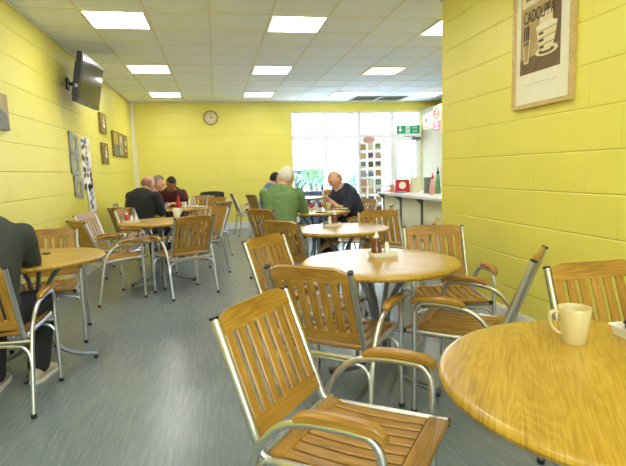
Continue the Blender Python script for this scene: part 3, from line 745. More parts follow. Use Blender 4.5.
    m.prism([(-X, tl), (X, tl), (X, L - .010), (X - .012, L - .006), (X - .045, L + .010), (X - .06, L + .013), (-X + .06, L + .013), (-X + .045, L + .010), (-X + .012, L - .006), (-X, L - .010)], bp(0, 0), (1, 0, 0), bd, .02)
    m.build('backrest', M['wood'], root)
    return root
chair0 = make_chair(); index_kids()
used = [False]
G = 'aluminium framed wooden slat armchairs'
def place_chair(x, y, t, label):
    c = chair0 if not used[0] else copy_tree(chair0)
    used[0] = True; c.location = (x, y, 0); c.rotation_euler = (0, 0, t); tag(c, label, 'chair', G); return c
CH = [
 (.362, 1.438, -2.232, 'nearest slatted wooden armchair, bottom centre, facing the table with the cream mug'),
 (.576, 2.376, -.674, 'armchair seen from behind at the second table, directly beyond the nearest armchair'),
 (1.262, 2.345, .841, 'armchair seen edge-on, between the second table and the right wall'),
 (1.455, 3.02, 2.952, 'armchair facing the camera across the second table, by the right wall'),
 (1.581, 4.467, 3.12, 'armchair facing the camera on the far right side of the third table'),
 (1.528, 1.478, 3.114, 'armchair at the right edge of the picture, behind the mug on the nearest table'),
 (.535, 3.035, -2.313, 'golden-fronted armchair on the far left side of the second table'),
 (.734, 4.434, -.782, 'brown-backed armchair at the left of the third table, seen from behind'),
 (.715, 5.88, -.85, 'armchair the man in the green jumper sits in'),
 (-.394, 5.425, .49, 'brown-backed armchair seen from behind in front of the left middle table'),
 (-.92, 6.80, -2.0, 'armchair behind the left middle table, in front of the man in black'),
 (-1.22, 6.12, -1.88, 'armchair against the left wall under the collage strips'),
 (-1.105, 5.40, -.946, 'armchair angled towards the left middle table, nearest the left wall on its near side'),
 (-.26, 6.42, 2.1, 'golden-fronted armchair on the right side of the left middle table'),
 (-.19, 7.66, .95, 'greyish armchair seen from behind on the right of the far left table'),
 (1.38, 3.8, 1.1, 'armchair with only its top board showing, beside the end of the right wall'),
 (1.70, 5.7, 1.15, 'armchair with only its dark top rail showing, in front of the card rack'),
 (-1.333, 4.13, 3.32, 'armchair facing the camera behind the nearest left table, against the left wall'),
 (-1.269, 3.022, 0, 'armchair at the left edge that the man in the charcoal shirt sits in'),
 (-1.12, 7.38, -.6, 'armchair under the man in the black T-shirt'),
 (-1.24, 8.25, -1.5, 'armchair under the grey haired man at the far left table'),
 (-.72, 8.95, 3.2, 'armchair under the man in the maroon jumper'),
 (-.20, 8.85, 2.5, 'golden armchair beyond the far left table, below the black jacket'),
 (-.33, 9.7, 3.0, 'dark brown armchair standing farther back, behind the plates of the far left table'),
 (-.19, 10.5, 2.9, 'armchair by the back wall with a black jacket over its back'),
 (.62, 10.25, -1.45, 'empty armchair seen side-on near the back wall under the clock side of the room'),
 (.93, 9.6, -1.2, 'armchair under the dark haired man in blue'),
 (1.80, 6.70, 1.9, 'armchair under the bald man in the navy jumper'),
 (2.2, 10.1, 2.5, 'golden armchair far back before the window, seen between the green and the navy jumpers'),
]
for c in CH: place_chair(*c)

# ------------------------------------------------------------------ tables
def make_table():
    root = empty('round_table', (0, 0, 0))
    m = MB(); r = .47
    prof = [(.0, .706), (r - .03, .706), (r - .012, .709), (r - .003, .716), (r, .725), (r - .003, .733), (r - .01, .738), (r - .02, .74)]
    prof += [(r * k, .74) for k in (.8, .5, .2)]
    m.lathe(prof, (0, 0, 0), 72); m.build('tabletop', M['top'], root)
    m = MB(); m.lathe([(.05, .66), (.05, .675), (.16, .70), (.26, .7045), (.26, .7055)], (0, 0, 0), 20); m.build('top_plate', M['steel'], root)
    for k in range(4):
        a = PI / 2 * k; c, s = math.cos(a), math.sin(a)
        P = [(.25, .70), (.17, .665), (.085, .56), (.042, .42), (.04, .30), (.06, .19), (.13, .09), (.24, .045), (.37, .03)]
        m = MB(); m.tube(smooth_path([(c * r_, s * r_, z) for r_, z in P], 2), .0155, 8); lg = m.build('leg', M['steel'], root)
        m = MB(); m.lathe([(.012, 0), (.016, .004), (.016, .016), (.01, .02)], (c * .355, s * .355, 0), 10); m.build('glide', M['rubber'], lg)
    m = MB(); m.tube([(.05 * math.cos(2 * PI * k / 20), .05 * math.sin(2 * PI * k / 20), .36) for k in range(21)], .008, 6); m.build('ring', M['steel'], root)
    return root
table0 = make_table(); index_kids(); tu = [False]
def place_table(x, y, t, label, sc=.97):
    c = table0 if not tu[0] else copy_tree(table0); tu[0] = True
    c.location = (x, y, 0); c.rotation_euler = (0, 0, t); c.scale = (sc, sc, 1); tag(c, label, 'table', 'round wooden cafe tables'); return c
place_table(.981, .995, 1.0, 'nearest round table at bottom right, with the cream mug on it', 1.0)
place_table(.89, 2.68, -.75, 'second round table in the centre, with brown sauce bottle tray on it', .955)
place_table(1.075, 4.33, .4, 'third round table, pale with window glare, with small tray, in front of the green jumper', .935)
place_table(1.24, 6.33, .2, 'round table where the green and navy jumper men are eating')
place_table(-1.243, 3.59, .05, 'round table at the left edge, with a tumbler, by the man in charcoal')
place_table(-.67, 5.95, .15, 'left middle round table with the red sauce bottle tray and white mug')
place_table(-.60, 8.1, .5, 'far left round table with red squeezy bottle where three men sit')
place_table(1.68, 9.75, .5, 'farthest round table before the window, mostly hidden by the men')

# ------------------------------------------------------------------ things on tables
TZ = .7405
def mug(x, y, s, mat, label, rz, z=TZ):
    t = empty('mug', (x, y, z), rz, label, 'mug'); m = MB(); w = .003
    m.lathe([(0, 0), (.031 * s, 0), (.034 * s, .004 * s), (.040 * s, .05 * s), (.0455 * s, .10 * s), (.0445 * s, .1025 * s), (.0425 * s, .10 * s), (.037 * s, .05 * s), (.031 * s, .008 * s), (0, .006 * s)], n=32)
    m.build('cup', mat, t)
    m = MB(); m.tube(smooth_path([V((-.0405, 0, .088)) * s, V((-.058, 0, .094)) * s, V((-.070, 0, .082)) * s, V((-.066, 0, .055)) * s, V((-.052, 0, .035)) * s, V((-.0365, 0, .028)) * s], 2), .0055 * s, 8, flat=(1.0, 1.3)); m.build('handle', mat, t); return t
mug(.997, 1.235, 1.02, M['china'], 'plain cream mug on the nearest table', R(-15))
mug(-.50, 6.30, 1.1, M['whitechina'], 'white mug at the back of the left middle table, beside the man in black', R(-140))
def tray(x, y, rz, label, L=.17, Wd=.10, g='white condiment trays'):
    t = tag(MB().build('x', M['whitechina']) if False else None, None) if False else None
    m = MB(); h = .028
    def ring(a, b, z): 
        out = []; rr = .018
        for cx, cy, a0 in ((1, 1, 0), (-1, 1, 90), (-1, -1, 180), (1, -1, 270)):
            for k in range(5):
                an = R(a0 + 22.5 * k); out.append(V((cx * (a - rr) + rr * math.cos(an), cy * (b - rr) + rr * math.sin(an), z)))
        return out
    a, b = L / 2, Wd / 2; rings = [ring(a - .007, b - .007, 0), ring(a, b, h), ring(a + .003, b + .003, h + .001), ring(a - .003, b - .003, h), ring(a - .016, b - .016, .005)]
    vs = sum(rings, []); n = 20; fs = [tuple(range(n))[::-1]]
    for i in range(4):
        for k in range(n): fs.append((i * n + k, i * n + (k + 1) % n, (i + 1) * n + (k + 1) % n, (i + 1) * n + k))
    fs.append(tuple(4 * n + k for k in range(n))); m.add(vs, fs)
    o = m.build('condiment_tray', M['whitechina']); o.location = (x, y, TZ); o.rotation_euler = (0, 0, rz)
    return tag(o, label, 'tray', g)
def bottle(x, y, label, mat='brown_sauce', h=.125, r=.03, z=TZ + .0055, name='sauce_bottle', cap='whitechina'):
    t = empty(name, (x, y, z), 0, label, 'bottle'); m = MB()
    m.lathe([(0, 0), (r, 0), (r * 1.03, .004), (r * .95, h * .25), (r * .66, h * .62), (r * .45, h * .76), (r * .42, h * .78), (0, h * .78)], n=20); m.build('body', M[mat], t)
    m = MB(); m.lathe([(0, h * .78), (r * .5, h * .78), (r * .52, h * .86), (r * .26, h * .9), (r * .14, h * 1.05), (0, h * 1.05)], n=14); m.build('cap', M[cap], t); return t
def shaker(x, y, label, z=TZ + .0055, h=.075):
    t = empty('salt_shaker', (x, y, z), 0, label, 'shaker'); m = MB()
    m.lathe([(0, 0), (.02, 0), (.021, .003), (.0165, h * .55), (.013, h * .68), (0, h * .68)], n=16); m.build('body', M['whitechina'], t)
    m = MB(); m.lathe([(0, h * .68), (.0125, h * .68), (.014, h * .78), (.009, h * .93), (.004, h), (0, h)], n=14); m.build('cap', M['whitechina'], t); return t
def vpos(x, y, dx, dy, rz): return x + dx * math.cos(rz) - dy * math.sin(rz), y + dx * math.sin(rz) + dy * math.cos(rz)
# nearest table
rz = R(-4); cx, cy = 1.232, 1.228
tray(cx, cy, rz, 'white condiment tray at the right edge of the nearest table')
px, py = vpos(cx, cy, .035, .022, rz); bottle(px, py, 'pale capped bottle in the tray on the nearest table', 'tanc', .105, .02)
for k, (dx, dy, dz, ry) in enumerate([(-.048, -.008, .012, .3), (-.022, -.022, .020, -.2), (-.034, .014, .022, .5), (-.012, -.004, .036, .1), (.012, -.022, .022, -.3)]):
    px, py = vpos(cx, cy, dx, dy, rz); m = MB(); m.ball((0, 0, 0), (.024, .016, .009), 12, 6)
    o = m.build('sauce_sachet', M['choc'], None, (px, py, TZ + .016 + dz)); o.rotation_euler = (ry, ry * .7, k * .9)
    tag(o, 'dark sauce sachet in the heap in the tray on the nearest table', 'sachet', 'dark sachets in the near tray')
# second table
rz = R(8); cx, cy = .955, 2.81
tray(cx, cy, rz, 'white tray on the second table, holding brown sauce bottle and white shaker', .17, .10)
px, py = vpos(cx, cy, -.038, .01, rz); bottle(px, py, 'brown sauce bottle with white cap on the second table', 'brown_sauce', .135, .033)
px, py = vpos(cx, cy, .03, .01, rz); shaker(px, py, 'white salt shaker in the tray on the second table')
# third
cx, cy = 1.03, 4.50; tray(cx, cy, R(3), 'white tray on the third table, in front of the green jumper', .17, .1)
bottle(cx + .035, cy, 'brown sauce bottle with white cap on the third table', 'brown_sauce', .13, .03); shaker(cx - .012, cy + .01, 'white shaker beside the bottle on the third table', h=.09)
m = MB(); m.ball((0, 0, 0), (.03, .022, .022), 10, 6); tag(m.build('sachet_bundle', M['grey_p'], None, (cx - .056, cy, TZ + .029)), 'small grey bundle of sachets in the tray on the third table', 'sachets')
# left middle table
cx, cy = -.965, 5.86; tray(cx, cy, R(-6), 'white tray on the left middle table', .18, .11)
bottle(cx - .045, cy, 'red sauce bottle in the tray on the left middle table', 'red', .115, .026); shaker(cx + .005, cy + .01, 'left of the two white shakers in the left middle table tray'); shaker(cx + .05, cy, 'right of the two white shakers in the left middle table tray')
# left near table: tumbler and dark lid
t = empty('glass_tumbler', (-1.345, 3.90, TZ), 0, 'clear glass tumbler with milky dregs on the left edge table', 'glass'); m = MB()
m.lathe([(0, 0), (.032, 0), (.036, .003), (.041, .10), (.0395, .10), (.0345, .012), (0, .010)], n=24); m.build('tumbler', M['glass'], t)
m = MB(); m.lathe([(0, .0105), (.0335, .012), (.0345, .026), (0, .026)], n=20); m.build('milky_drink', M['whitechina'], t)
m = MB(); m.lathe([(0, 0), (.028, 0), (.029, .006), (.02, .010), (0, .010)], n=18); o = m.build('bottle_lid', M['black'], None, (-1.19, 3.71, TZ)); tag(o, 'small dark lid lying near the rim of the left edge table', 'lid')
# far left table
bottle(-.60, 8.0, 'tall red squeezy sauce bottle on the far left table', 'red', .20, .036, TZ, 'squeezy_bottle', 'red')
m = MB(); m.lathe([(0, 0), (.03, 0), (.042, .10), (.039, .10), (.028, .006), (0, .006)], n=18); tag(m.build('paper_cup', M['whitechina'], None, (-.51, 7.93, TZ)), 'white cup right of the red squeezy bottle', 'cup')
tray(-.42, 8.22, R(0), 'white tray on the far left table, right of the cup', .2, .12)
shaker(-.45, 8.22, 'white shaker in the far left table tray', h=.13)
bottle(-.37, 8.22, 'pale vinegar bottle in the far left table tray', 'tanc', .15, .025)
def plate(x, y, r, label, z=TZ):
    m = MB(); m.lathe([(0, 0), (r * .55, 0), (r * .6, .004), (r, .018), (r, .021), (r * .62, .009), (0, .008)], n=28); return tag(m.build('plate', M['whitechina'], None, (x, y, z)), label, 'plate', 'white plates')
plate(-.30, 7.93, .10, 'white plate at the right rim of the far left table')
# eating men's table
plate(1.56, 6.30, .115, 'white plate in front of the man in navy')
m = MB()
for dz in (0, .032): m.prism([(-.05, -.04), (.05, -.04), (.055, 0), (.045, .045), (-.045, .045), (-.055, 0)], (0, 0, .018 + dz), (1, 0, 0), (0, 1, 0), .014)
sw = m.build('sandwich', M['bread'], None, (1.54, 6.28, TZ + .004)); tag(sw, 'toasted sandwich on the plate in front of the man in navy', 'food')
m = MB(); m.ball((0, 0, .034), (.052, .042, .010), 12, 6); m.build('filling', M['food'], sw)
plate(1.02, 6.40, .11, 'white plate in front of the man in the green jumper')
tray(1.27, 6.52, R(5), 'white tray on the eating men\'s table', .19, .11)
bottle(1.22, 6.52, 'red sauce bottle in the tray between the eating men', 'red', .12, .024); shaker(1.29, 6.53, 'white shaker left of the brown bottle between the eating men', h=.08)
bottle(1.34, 6.51, 'brown sauce bottle in the tray between the eating men', 'brown_sauce', .12, .024)
mug(1.42, 6.33, .95, M['china'], 'cream mug between the tray and the navy jumper', R(90))
m = MB(); m.box((0, 0, .006), (.14, .075, .012)); m.box((0, 0, .0125), (.125, .06, .002)); o = m.build('mobile_phone', M['black'], None, (1.25, 6.03, TZ)); o.rotation_euler = (0, 0, R(-15)); tag(o, 'black phone lying at the front rim of the eating men\'s table', 'phone')
m = MB(); m.box((0, 0, .002), (.24, .16, .004)); o = m.build('newspaper', M['paper'], None, (1.44, 6.12, TZ)); o.rotation_euler = (0, 0, R(18)); tag(o, 'white folded paper near the front of the eating men\'s table', 'paper')

# ------------------------------------------------------------------ television
t = empty('television', (-1.45, 6.64, 2.36), 0, 'black flat television tilted down on a bracket on the left wall', 'television')
o0 = V((-1.45, 6.64, 2.36)); K_ = 1.15; E0 = V((0, 0, EYE))
NT, NB, FT, FB = V((-1.201, 5.3, 2.467)), V((-1.292, 5.3, 1.991)), V((-1.20, 6.25, 2.491)), V((-1.292, 6.25, 2.03))
NT, NB, FT, FB = [E0 + (q - E0) * K_ for q in (NT, NB, FT, FB)]
hx = (FT - NT).normalized(); hz = ((NT - NB) - hx * (NT - NB).dot(hx)).normalized(); hn = hx.cross(hz).normalized()
if hn.x < 0: hn = -hn
Wd_, Ht_ = 1.06, .55; cen = (NT + NB + FT + FB) / 4 - o0
rot = Matrix((hx, hz, hn)).transposed()
def tvp(a, b, c): return cen + hx * a + hz * b + hn * c
m = MB(); m.box(tvp(0, 0, -.03), (Wd_, Ht_, .06), rot); m.build('casing', M['black'], t)
m = MB(); m.box(tvp(0, .0, .002), (Wd_ - .07, Ht_ - .075, .006), rot); m.build('screen', M['screen'], t)
m = MB(); m.box(tvp(0, -.01, -.085), (Wd_ * .7, Ht_ * .7, .055), rot); m.box(tvp(-Wd_ / 2 + .05, -.12, -.061), (.03, .03, .004), rot, 0); m.build('rear_housing', M['black'], t)
m = MB(); m.box(tvp(0, -Ht_ / 2 + .016, .003), (.07, .008, .003), rot); m.box(tvp(-Wd_ / 2 - .001, -.1, -.03), (.002, .04, .03), rot); m.build('badge', M['silver'], t)
wl = V((XL - o0.x, .02, .03)); m = MB(); m.tube([tvp(0, 0, -.10), wl + V((.03, 0, 0))], .022, 8); m.box(wl + V((.013, 0, 0)), (.022, .10, .14)); m.box(tvp(0, 0, -.115), (.2, .2, .012), rot); m.build('wall_bracket', M['black'], t)

# ------------------------------------------------------------------ left wall pictures  (X = XL, seen from +x ; u = +y)
def wall_panel(name, y0, y1, z0, z1, mat, label, cat, th=.03, group=None):
    t = empty(name, (XL, (y0 + y1) / 2, (z0 + z1) / 2), 0, label, cat, group); m = MB(); m.box((th / 2 + .001, 0, 0), (th, y1 - y0, z1 - z0)); m.build('panel', mat, t); return t
t = wall_panel('canvas_picture', 3.9, 4.69, 1.67, 1.965, M['sepia'], 'brownish grey canvas at the left edge of the picture, left wall', 'picture')
m = MB(); m.prism([(-.39, -.14), (.39, -.14), (.34, -.02), (.2, .03), (.1, -.03), (-.1, .06), (-.39, -.02)], (.034, 0, 0), (0, 1, 0), (0, 0, 1), .004); m.build('grey_hill_shape', M['grey_p'], t)
for (z0, z1, lb) in ((1.935, 2.245, 'upper of the two small brown panels between television and back corner'), (1.46, 1.79, 'lower of the two small brown panels between television and back corner')):
    t = wall_panel('decorative_panel', 8.2, 8.6, z0, z1, M['canvas'], lb, 'picture', .035, 'small brown wall panels')
    m = MB(); m.ball((.04, 0, -.04), (.008, .07, .035), 14, 6); m.ball((.04, .0, .02), (.008, .045, .03), 14, 6)
    m.tube([(.042, -.03, .05), (.042, .0, .085), (.042, .03, .11)], .008, 6); m.build('cup_motif', M['shape_w'], t)
t = empty('triptych_picture', (XL, 9.78, 1.83), 0, 'three-part picture in ochre, slate and sage on the left wall near the corner', 'picture')
m = MB()
for k in range(3): m.box((.016, -.46 + .46 * k, 0), (.03, .44, .43))
m.build('canvas', M['canvas'], t)
m = MB(); m.box((.033, -.46, .09), (.004, .36, .2)); m.build('ochre_block', M['gold_p'], t)
m = MB(); m.box((.033, -.46, -.12), (.004, .36, .17)); m.build('slate_block', M['grey_p'], t)
m = MB(); m.box((.033, 0, .0), (.004, .34, .36)); m.build('sage_block', M['sage_p'], t)
m = MB(); m.ball((.034, .46, .06), (.005, .07, .05), 14, 6); m.box((.033, .46, -.08), (.004, .12, .04)); m.ball((.036, 0, .1), (.005, .06, .06)); m.build('motif', M['shape_w'], t)
# silver cut-out strip
t = empty('cutout_wall_art', (XL, 6.70, 1.40), 0, 'silver wall panel with cut-out shapes, left of the collage strip', 'wall decoration')
for (yc, zc, h_) in ((0, .28, .25), (-.01, .02, .25), (.06, -.26, .26)):
    m = MB(); a = .19; b = h_ / 2; X0 = V((.012, yc, zc)); dy = .04
    O = [(-a, -b), (a, -b), (a, b), (-a, b)]; sk = lambda p: (p[0] + 0, p[1] - .1 * p[0])
    # bars round a slanted opening
    for th_, q in ((.012, [(-a, -b), (a, -b), (a, -b + .055), (-a, -b + .055)]), (.0125, [(-a, b - .055), (a, b - .055), (a, b), (-a, b)]), (.009, [(-a, -b), (-a + .10, -b), (-a + .17, b), (-a, b)]), (.0095, [(a - .15, -b), (a, -b), (a, b), (a - .08, b)])):
        m.prism([sk(p) for p in q], X0, (0, 1, 0), (0, 0, 1), th_)
    m.build('cutout_plate', M['silver'], t)
# collage strip: a backing with many small prints
t = empty('photo_collage', (XL, 7.25, 1.36), 0, 'tall collage strip of small black, white and tan prints on the left wall', 'wall decoration')
m = MB(); m.box((.008, 0, .1), (.012, .46, .66)); m.box((.012, .1, -.38), (.012, .36, .44), Matrix.Rotation(R(14), 3, 'X')); m.build('backing', M['paper'], t)
mats = ['ink', 'grey_p', 'tanc', 'shape_w', 'black', 'purple', 'silver', 'tanc', 'grey_p', 'ink']
for a in range(9):
    for b in range(3):
        if random.random() < .1: continue
        m = MB(); w_ = random.uniform(.09, .15); h_ = random.uniform(.045, .075)
        m.box((.016, -.16 + .16 * b + random.uniform(-.02, .02), .38 - .075 * a), (.004, w_, h_), Matrix.Rotation(random.uniform(-.5, .5), 3, 'X')); m.build('print', M[random.choice(mats)], t)
for b in range(5):
    m = MB(); m.box((.021, .02 + .06 * (b % 3), -.26 - .06 * b), (.004, .1, .05), Matrix.Rotation(.3, 3, 'X')); m.build('print', M[random.choice(mats)], t)

# clock on back wall
t = empty('wall_clock', (-.055, YB - .002, 2.475), 0, 'round clock with brown rim high on the back wall', 'clock')
rx = Matrix.Rotation(R(90), 4, 'X')
m = MB(); m.lathe([(0, 0), (.15, 0), (.16, .01), (.158, .032), (.14, .038), (.132, .026), (0, .024)], n=36, xf=rx); m.build('rim', M['canvas'], t)
m = MB(); m.lathe([(0, .024), (.133, .026), (.133, .028), (0, .0285)], n=36, xf=rx); m.build('dial', M['sepia_l'], t)
m = MB()
for k in range(12):
    a = R(30 * k); m.box((.11 * math.sin(a), -.031, .11 * math.cos(a)), (.008, .003, .022), Matrix.Rotation(a, 3, 'Y'))
m.build('hour_marks', M['ink'], t)
m = MB(); m.box((.03, -.033, .0), (.075, .003, .009)); m.build('hour_hand', M['black'], t); m = MB(); m.box((0, -.035, .042), (.006, .003, .1)); m.build('minute_hand', M['black'], t)

# ------------------------------------------------------------------ big framed print on right wall (faces -x ; u = -y)
t = empty('framed_poster', (XR, 3.07, 2.15), 0, 'large framed coffee poster with sepia stacked cups on the right wall', 'picture')
ax, ay = V((0, -1, 0)), V((0, 0, 1)); Y2 = .31; ZB, ZTp = -.505, .5
m = MB()
for s in (-1, 1): m.prism([(s * (Y2 - .012) - .012, ZB), (s * (Y2 - .012) + .012, ZB), (s * (Y2 - .012) + .012, ZTp), (s * (Y2 - .012) - .012, ZTp)], (-.018, 0, 0), ax, ay, .034)
for z in (ZB, ZTp - .03): m.prism([(-Y2 + .024, z), (Y2 - .024, z), (Y2 - .024, z + .03), (-Y2 + .024, z + .03)], (-.018, 0, 0), ax, ay, .034)
m.build('frame', M['frame_wood'], t)
m = MB(); m.prism([(-Y2 + .02, ZB + .02), (Y2 - .02, ZB + .02), (Y2 - .02, ZTp - .02), (-Y2 + .02, ZTp - .02)], (-.012, 0, 0), ax, ay, .008); m.build('mount', M['mount'], t)
def PR(mat, outline, lay=0, name='printed_shape'):
    m = MB(); m.prism(outline, (-.0175 - .0012 * lay, 0, 0), ax, ay, .001); return m.build(name, M[mat], t)
# print spans u -.24..+.19 , z -.26..+.42
u0, u1, z0, z1 = -.235, .185, -.27, .42
pr = PR('sepia', [(u0, z0), (u1, z0), (u1, z1), (u0, z1)], 0, 'print')
PR('sepia_d', [(u0, z0), (u1, z0), (u1, -.14), (u0, -.17)], 1, 'table_edge_shape'); PR('sepia_d', [(.11, -.12), (u1, -.14), (u1, z1), (.10, z1)], 1, 'dark_figure_shape')
def ell(cx, cz, a, b, n=24, a0=0, a1=360): return [(cx + a * math.cos(R(a0 + (a1 - a0) * k / n)), cz + b * math.sin(R(a0 + (a1 - a0) * k / n))) for k in range(n + (0 if a1 - a0 == 360 else 1))]
PR('sepia_l', ell(.05, -.155, .115, .03), 2, 'saucer_shape'); PR('sepia_d', ell(.05, -.155, .08, .018), 3, 'saucer_shade')
cupo = [(.05 + sx_ * w_, z_) for sx_, rng in ((-1, ((.04, -.155), (.07, -.13), (.085, -.09), (.098, -.04), (.108, .005))), (1, ((.108, .005), (.098, -.04), (.085, -.09), (.07, -.13), (.04, -.155)))) for w_, z_ in rng]
PR('sepia_l', cupo, 4, 'cup_shape')
for zz, a in ((-.115, .075), (-.07, .09), (-.025, .10)):
    PR('sepia', [(.05 - a, zz - .004), (.05 + a, zz + .004), (.05 + a, zz + .012), (.05 - a, zz + .004)], 5, 'cup_line'); PR('ink', [(.05 - a * .85, zz - .022), (.05 - a * .3, zz - .020), (.05 - a * .3, zz - .004), (.05 - a * .85, zz - .006)], 5, 'cup_band')
PR('shape_w', ell(.05, .008, .106, .018), 5, 'cup_rim')
m = MB(); m.tube([(-.024, .055 + .03 * math.cos(a), -.055 + .04 * math.sin(a)) for a in [R(100 + 25 * k) for k in range(8)]][::1], .004, 6); m.build('cup_handle_shape', M['sepia_l'], t)
PR('sepia_l', [(-.19, -.20), (-.14, -.20), (-.125, -.045), (-.205, -.045)], 2, 'glass_shape'); PR('sepia', [(-.182, -.19), (-.148, -.19), (-.136, -.06), (-.194, -.06)], 3, 'glass_inside_shape')
for q in (-.19, -.165, -.145): PR('ink', [(q - .005, -.08), (q + .005, -.08), (q + .012, .045), (q, .05)], 4, 'straw_shape')
PR('sepia_l', [(-.03, .02), (.11, .02), (.10, .10), (-.02, .09)], 2, 'cream_panel_shape')
PR('sepia_l', [(-.22, .17), (.16, .19), (.16, .36), (-.22, .34)], 2, 'cafe_panel_shape')
for q in (-.14, -.02, .09): PR('sepia_d', [(q - .035, .21), (q + .035, .21), (q + .035, .31), (q - .035, .31)], 3, 'cafe_window_shape')
text_obj('CADOLPPA', 'lettering', .115, M['ink'], frame_xf((-.0225, .035, .10), V((0, -1, .0)), ay), t, .0005, .56)
for k in range(10):
    m = MB(); m.box((-.0172, .16 - .036 * k, -.34), (.0012, .012, .006)); 
m = MB()
for k in range(11): m.box((-.0170, .17 - .032 * k, -.345), (.0015, .010, .006))
m.build('caption_marks', M['sepia'], t)

# ------------------------------------------------------------------ counter with its things
CX0, CX1, CY0, CY1 = 2.50, 3.15, 5.3, 7.7
t = empty('serving_counter', ((CX0 + CX1) / 2, (CY0 + CY1) / 2, 0), 0, 'white topped counter with cream panels before the door and card rack', 'counter')
hw, hl = (CX1 - CX0) / 2, (CY1 - CY0) / 2
m = MB(); m.prism([(-hw, -hl), (hw, -hl), (hw, hl), (-hw + .12, hl), (-hw, hl - .1)], (0, 0, .88), (1, 0, 0), (0, 1, 0), .035); m.build('worktop', M['upvc'], t)
for k in range(3):
    m = MB(); m.box((-hw + .13, -hl + .42 + .76 * k, .45), (.02, .72, .82)); m.build('front_panel', M['panel'], t)
for k in range(4):
    m = MB(); yy = -hl + .04 + .76 * k; m.box((-hw + .12, yy, .43), (.04, .035, .86)); m.prism([(0, 0), (-.11, 0), (0, -.1)], (-hw + .12, yy, .862), (1, 0, 0), (0, 0, 1), .025); m.build('post', M['steel'], t)
m = MB(); m.box((hw - .02, 0, .43), (.02, 2 * hl - .1, .86)); m.build('back_panel', M['cream'], t)
CZt = .8985
def bagthing(x, y, sx, sy, h, mat, label, name, cat, stripe=None, rz=0):
    t = empty(name, (x, y, CZt), rz, label, cat); m = MB()
    m.prism([(-sx / 2, 0), (sx / 2, 0), (sx / 2 * .92, h), (-sx / 2 * .92, h)], (0, 0, 0), (1, 0, 0), (0, 0, 1), sy); m.build('body', M[mat], t)
    if stripe:
        m = MB(); m.lathe([(0, 0), (h * .28, 0), (h * .28, .003), (0, .003)], (0, 0, 0), 20, xf=Matrix.Translation((0, -sy / 2 - .0005, h * .55)) @ rx); m.build('badge', M[stripe], t)
    return t
bagthing(2.70, 7.05, .22, .12, .19, 'red', 'red carton with white badge on the counter', 'carton', 'carton', 'paper', R(-10))
bagthing(2.86, 6.93, .12, .10, .22, 'shape_w', 'pale upright box right of the red carton on the counter', 'box', 'box')
bagthing(2.90, 6.55, .10, .08, .22, 'grey_p', 'grey upright box on the counter, second from the partition', 'box', 'box')
bottle(2.78, 6.15, 'pinkish pump bottle at the right end of the counter', 'pinkc', .27, .04, CZt, 'pump_bottle', 'red')
bottle(2.95, 6.35, 'dark green bottle standing behind the pink bottle on the counter', 'leaf', .34, .04, CZt, 'tall_bottle', 'black')
m = MB(); m.lathe([(0, 0), (.04, 0), (.045, .11), (.041, .11), (.036, .006), (0, .006)], n=16); tag(m.build('tan_cup', M['tanc'], None, (2.63, 7.25, CZt)), 'tan cup at the left end of the counter', 'cup')
m = MB(); m.prism([(-.16, 0), (.12, 0), (.16, .02), (-.1, .02)], (0, 0, .012), (1, 0, 0), (0, 0, 1), .22); tag(m.build('leaflet_pile', M['pinkc'], None, (2.72, 7.48, CZt - .010)), 'small pile of pink leaflets at the far left end of the counter', 'leaflets')
m = MB(); m.box((0, 0, .012), (.12, .08, .024)); tag(m.build('blue_pad', M['bluec'], None, (2.62, 6.85, CZt)), 'blue pad lying before the red carton on the counter', 'pad')

# ------------------------------------------------------------------ card spinner
SX, SY = 2.87, 9.2
t = empty('card_rack', (SX, SY, 0), 0, 'tall white wire rack of greeting cards with oval header, before the window', 'card rack')
m = MB(); m.tube([(0, 0, .03), (0, 0, 1.72)], .015, 10); m.build('pole', M['upvc'], t)
m = MB(); m.lathe([(0, 0), (.26, 0), (.26, .012), (.05, .03), (0, .03)], n=24); m.build('base', M['upvc'], t)
m = MB(); m.ball((0, 0, 1.80), (.14, .01, .075), 24, 8); m.build('header_sign', M['paper'], t)
m = MB(); m.ball((0, -.009, 1.80), (.11, .004, .055), 20, 8); m.build('header_logo', M['pinkc'], t)
m = MB()
for r_ in range(8):
    z = .42 + .165 * r_
    m.tube([(-.24, -.10, z), (.24, -.10, z)], .003, 5); m.tube([(-.24, .10, z), (.24, .10, z)], .003, 5)
    for s in (-1, 1): m.tube([(s * .24, -.10, z), (s * .24, .10, z)], .003, 5)
    m.tube([(-.24, -.14, z + .02), (.24, -.14, z + .02)], .003, 5)
    for s in (-.22, -.073, .073, .22): m.tube([(s, -.1, z), (s, -.14, z + .02)], .003, 5)
for sx in (-.24, -.08, .08, .24):
    for sy in (-.1, .1): m.tube([(sx, sy, .40), (sx, sy, 1.68)], .004, 5)
m.tube([(0, 0, .42), (.24, .10, .42)], .004, 5); m.tube([(0, 0, .42), (-.24, -.10, .42)], .004, 5); m.tube([(0, 0, 1.575), (.24, .10, 1.575)], .004, 5); m.tube([(0, 0, 1.575), (-.24, -.10, 1.575)], .004, 5)
m.build('wire_frame', M['upvc'], t)
cm = ['purple', 'paper', 'pinkc', 'bluec', 'tanc', 'paper', 'greenc', 'sepia_l', 'grey_p', 'lilac', 'lilac', 'pinkc', 'bluec']
rown = ['bottom', 'second lowest', 'third lowest', 'fourth lowest', 'fourth highest', 'third highest', 'second highest', 'top']; coln = ['left', 'middle', 'right']
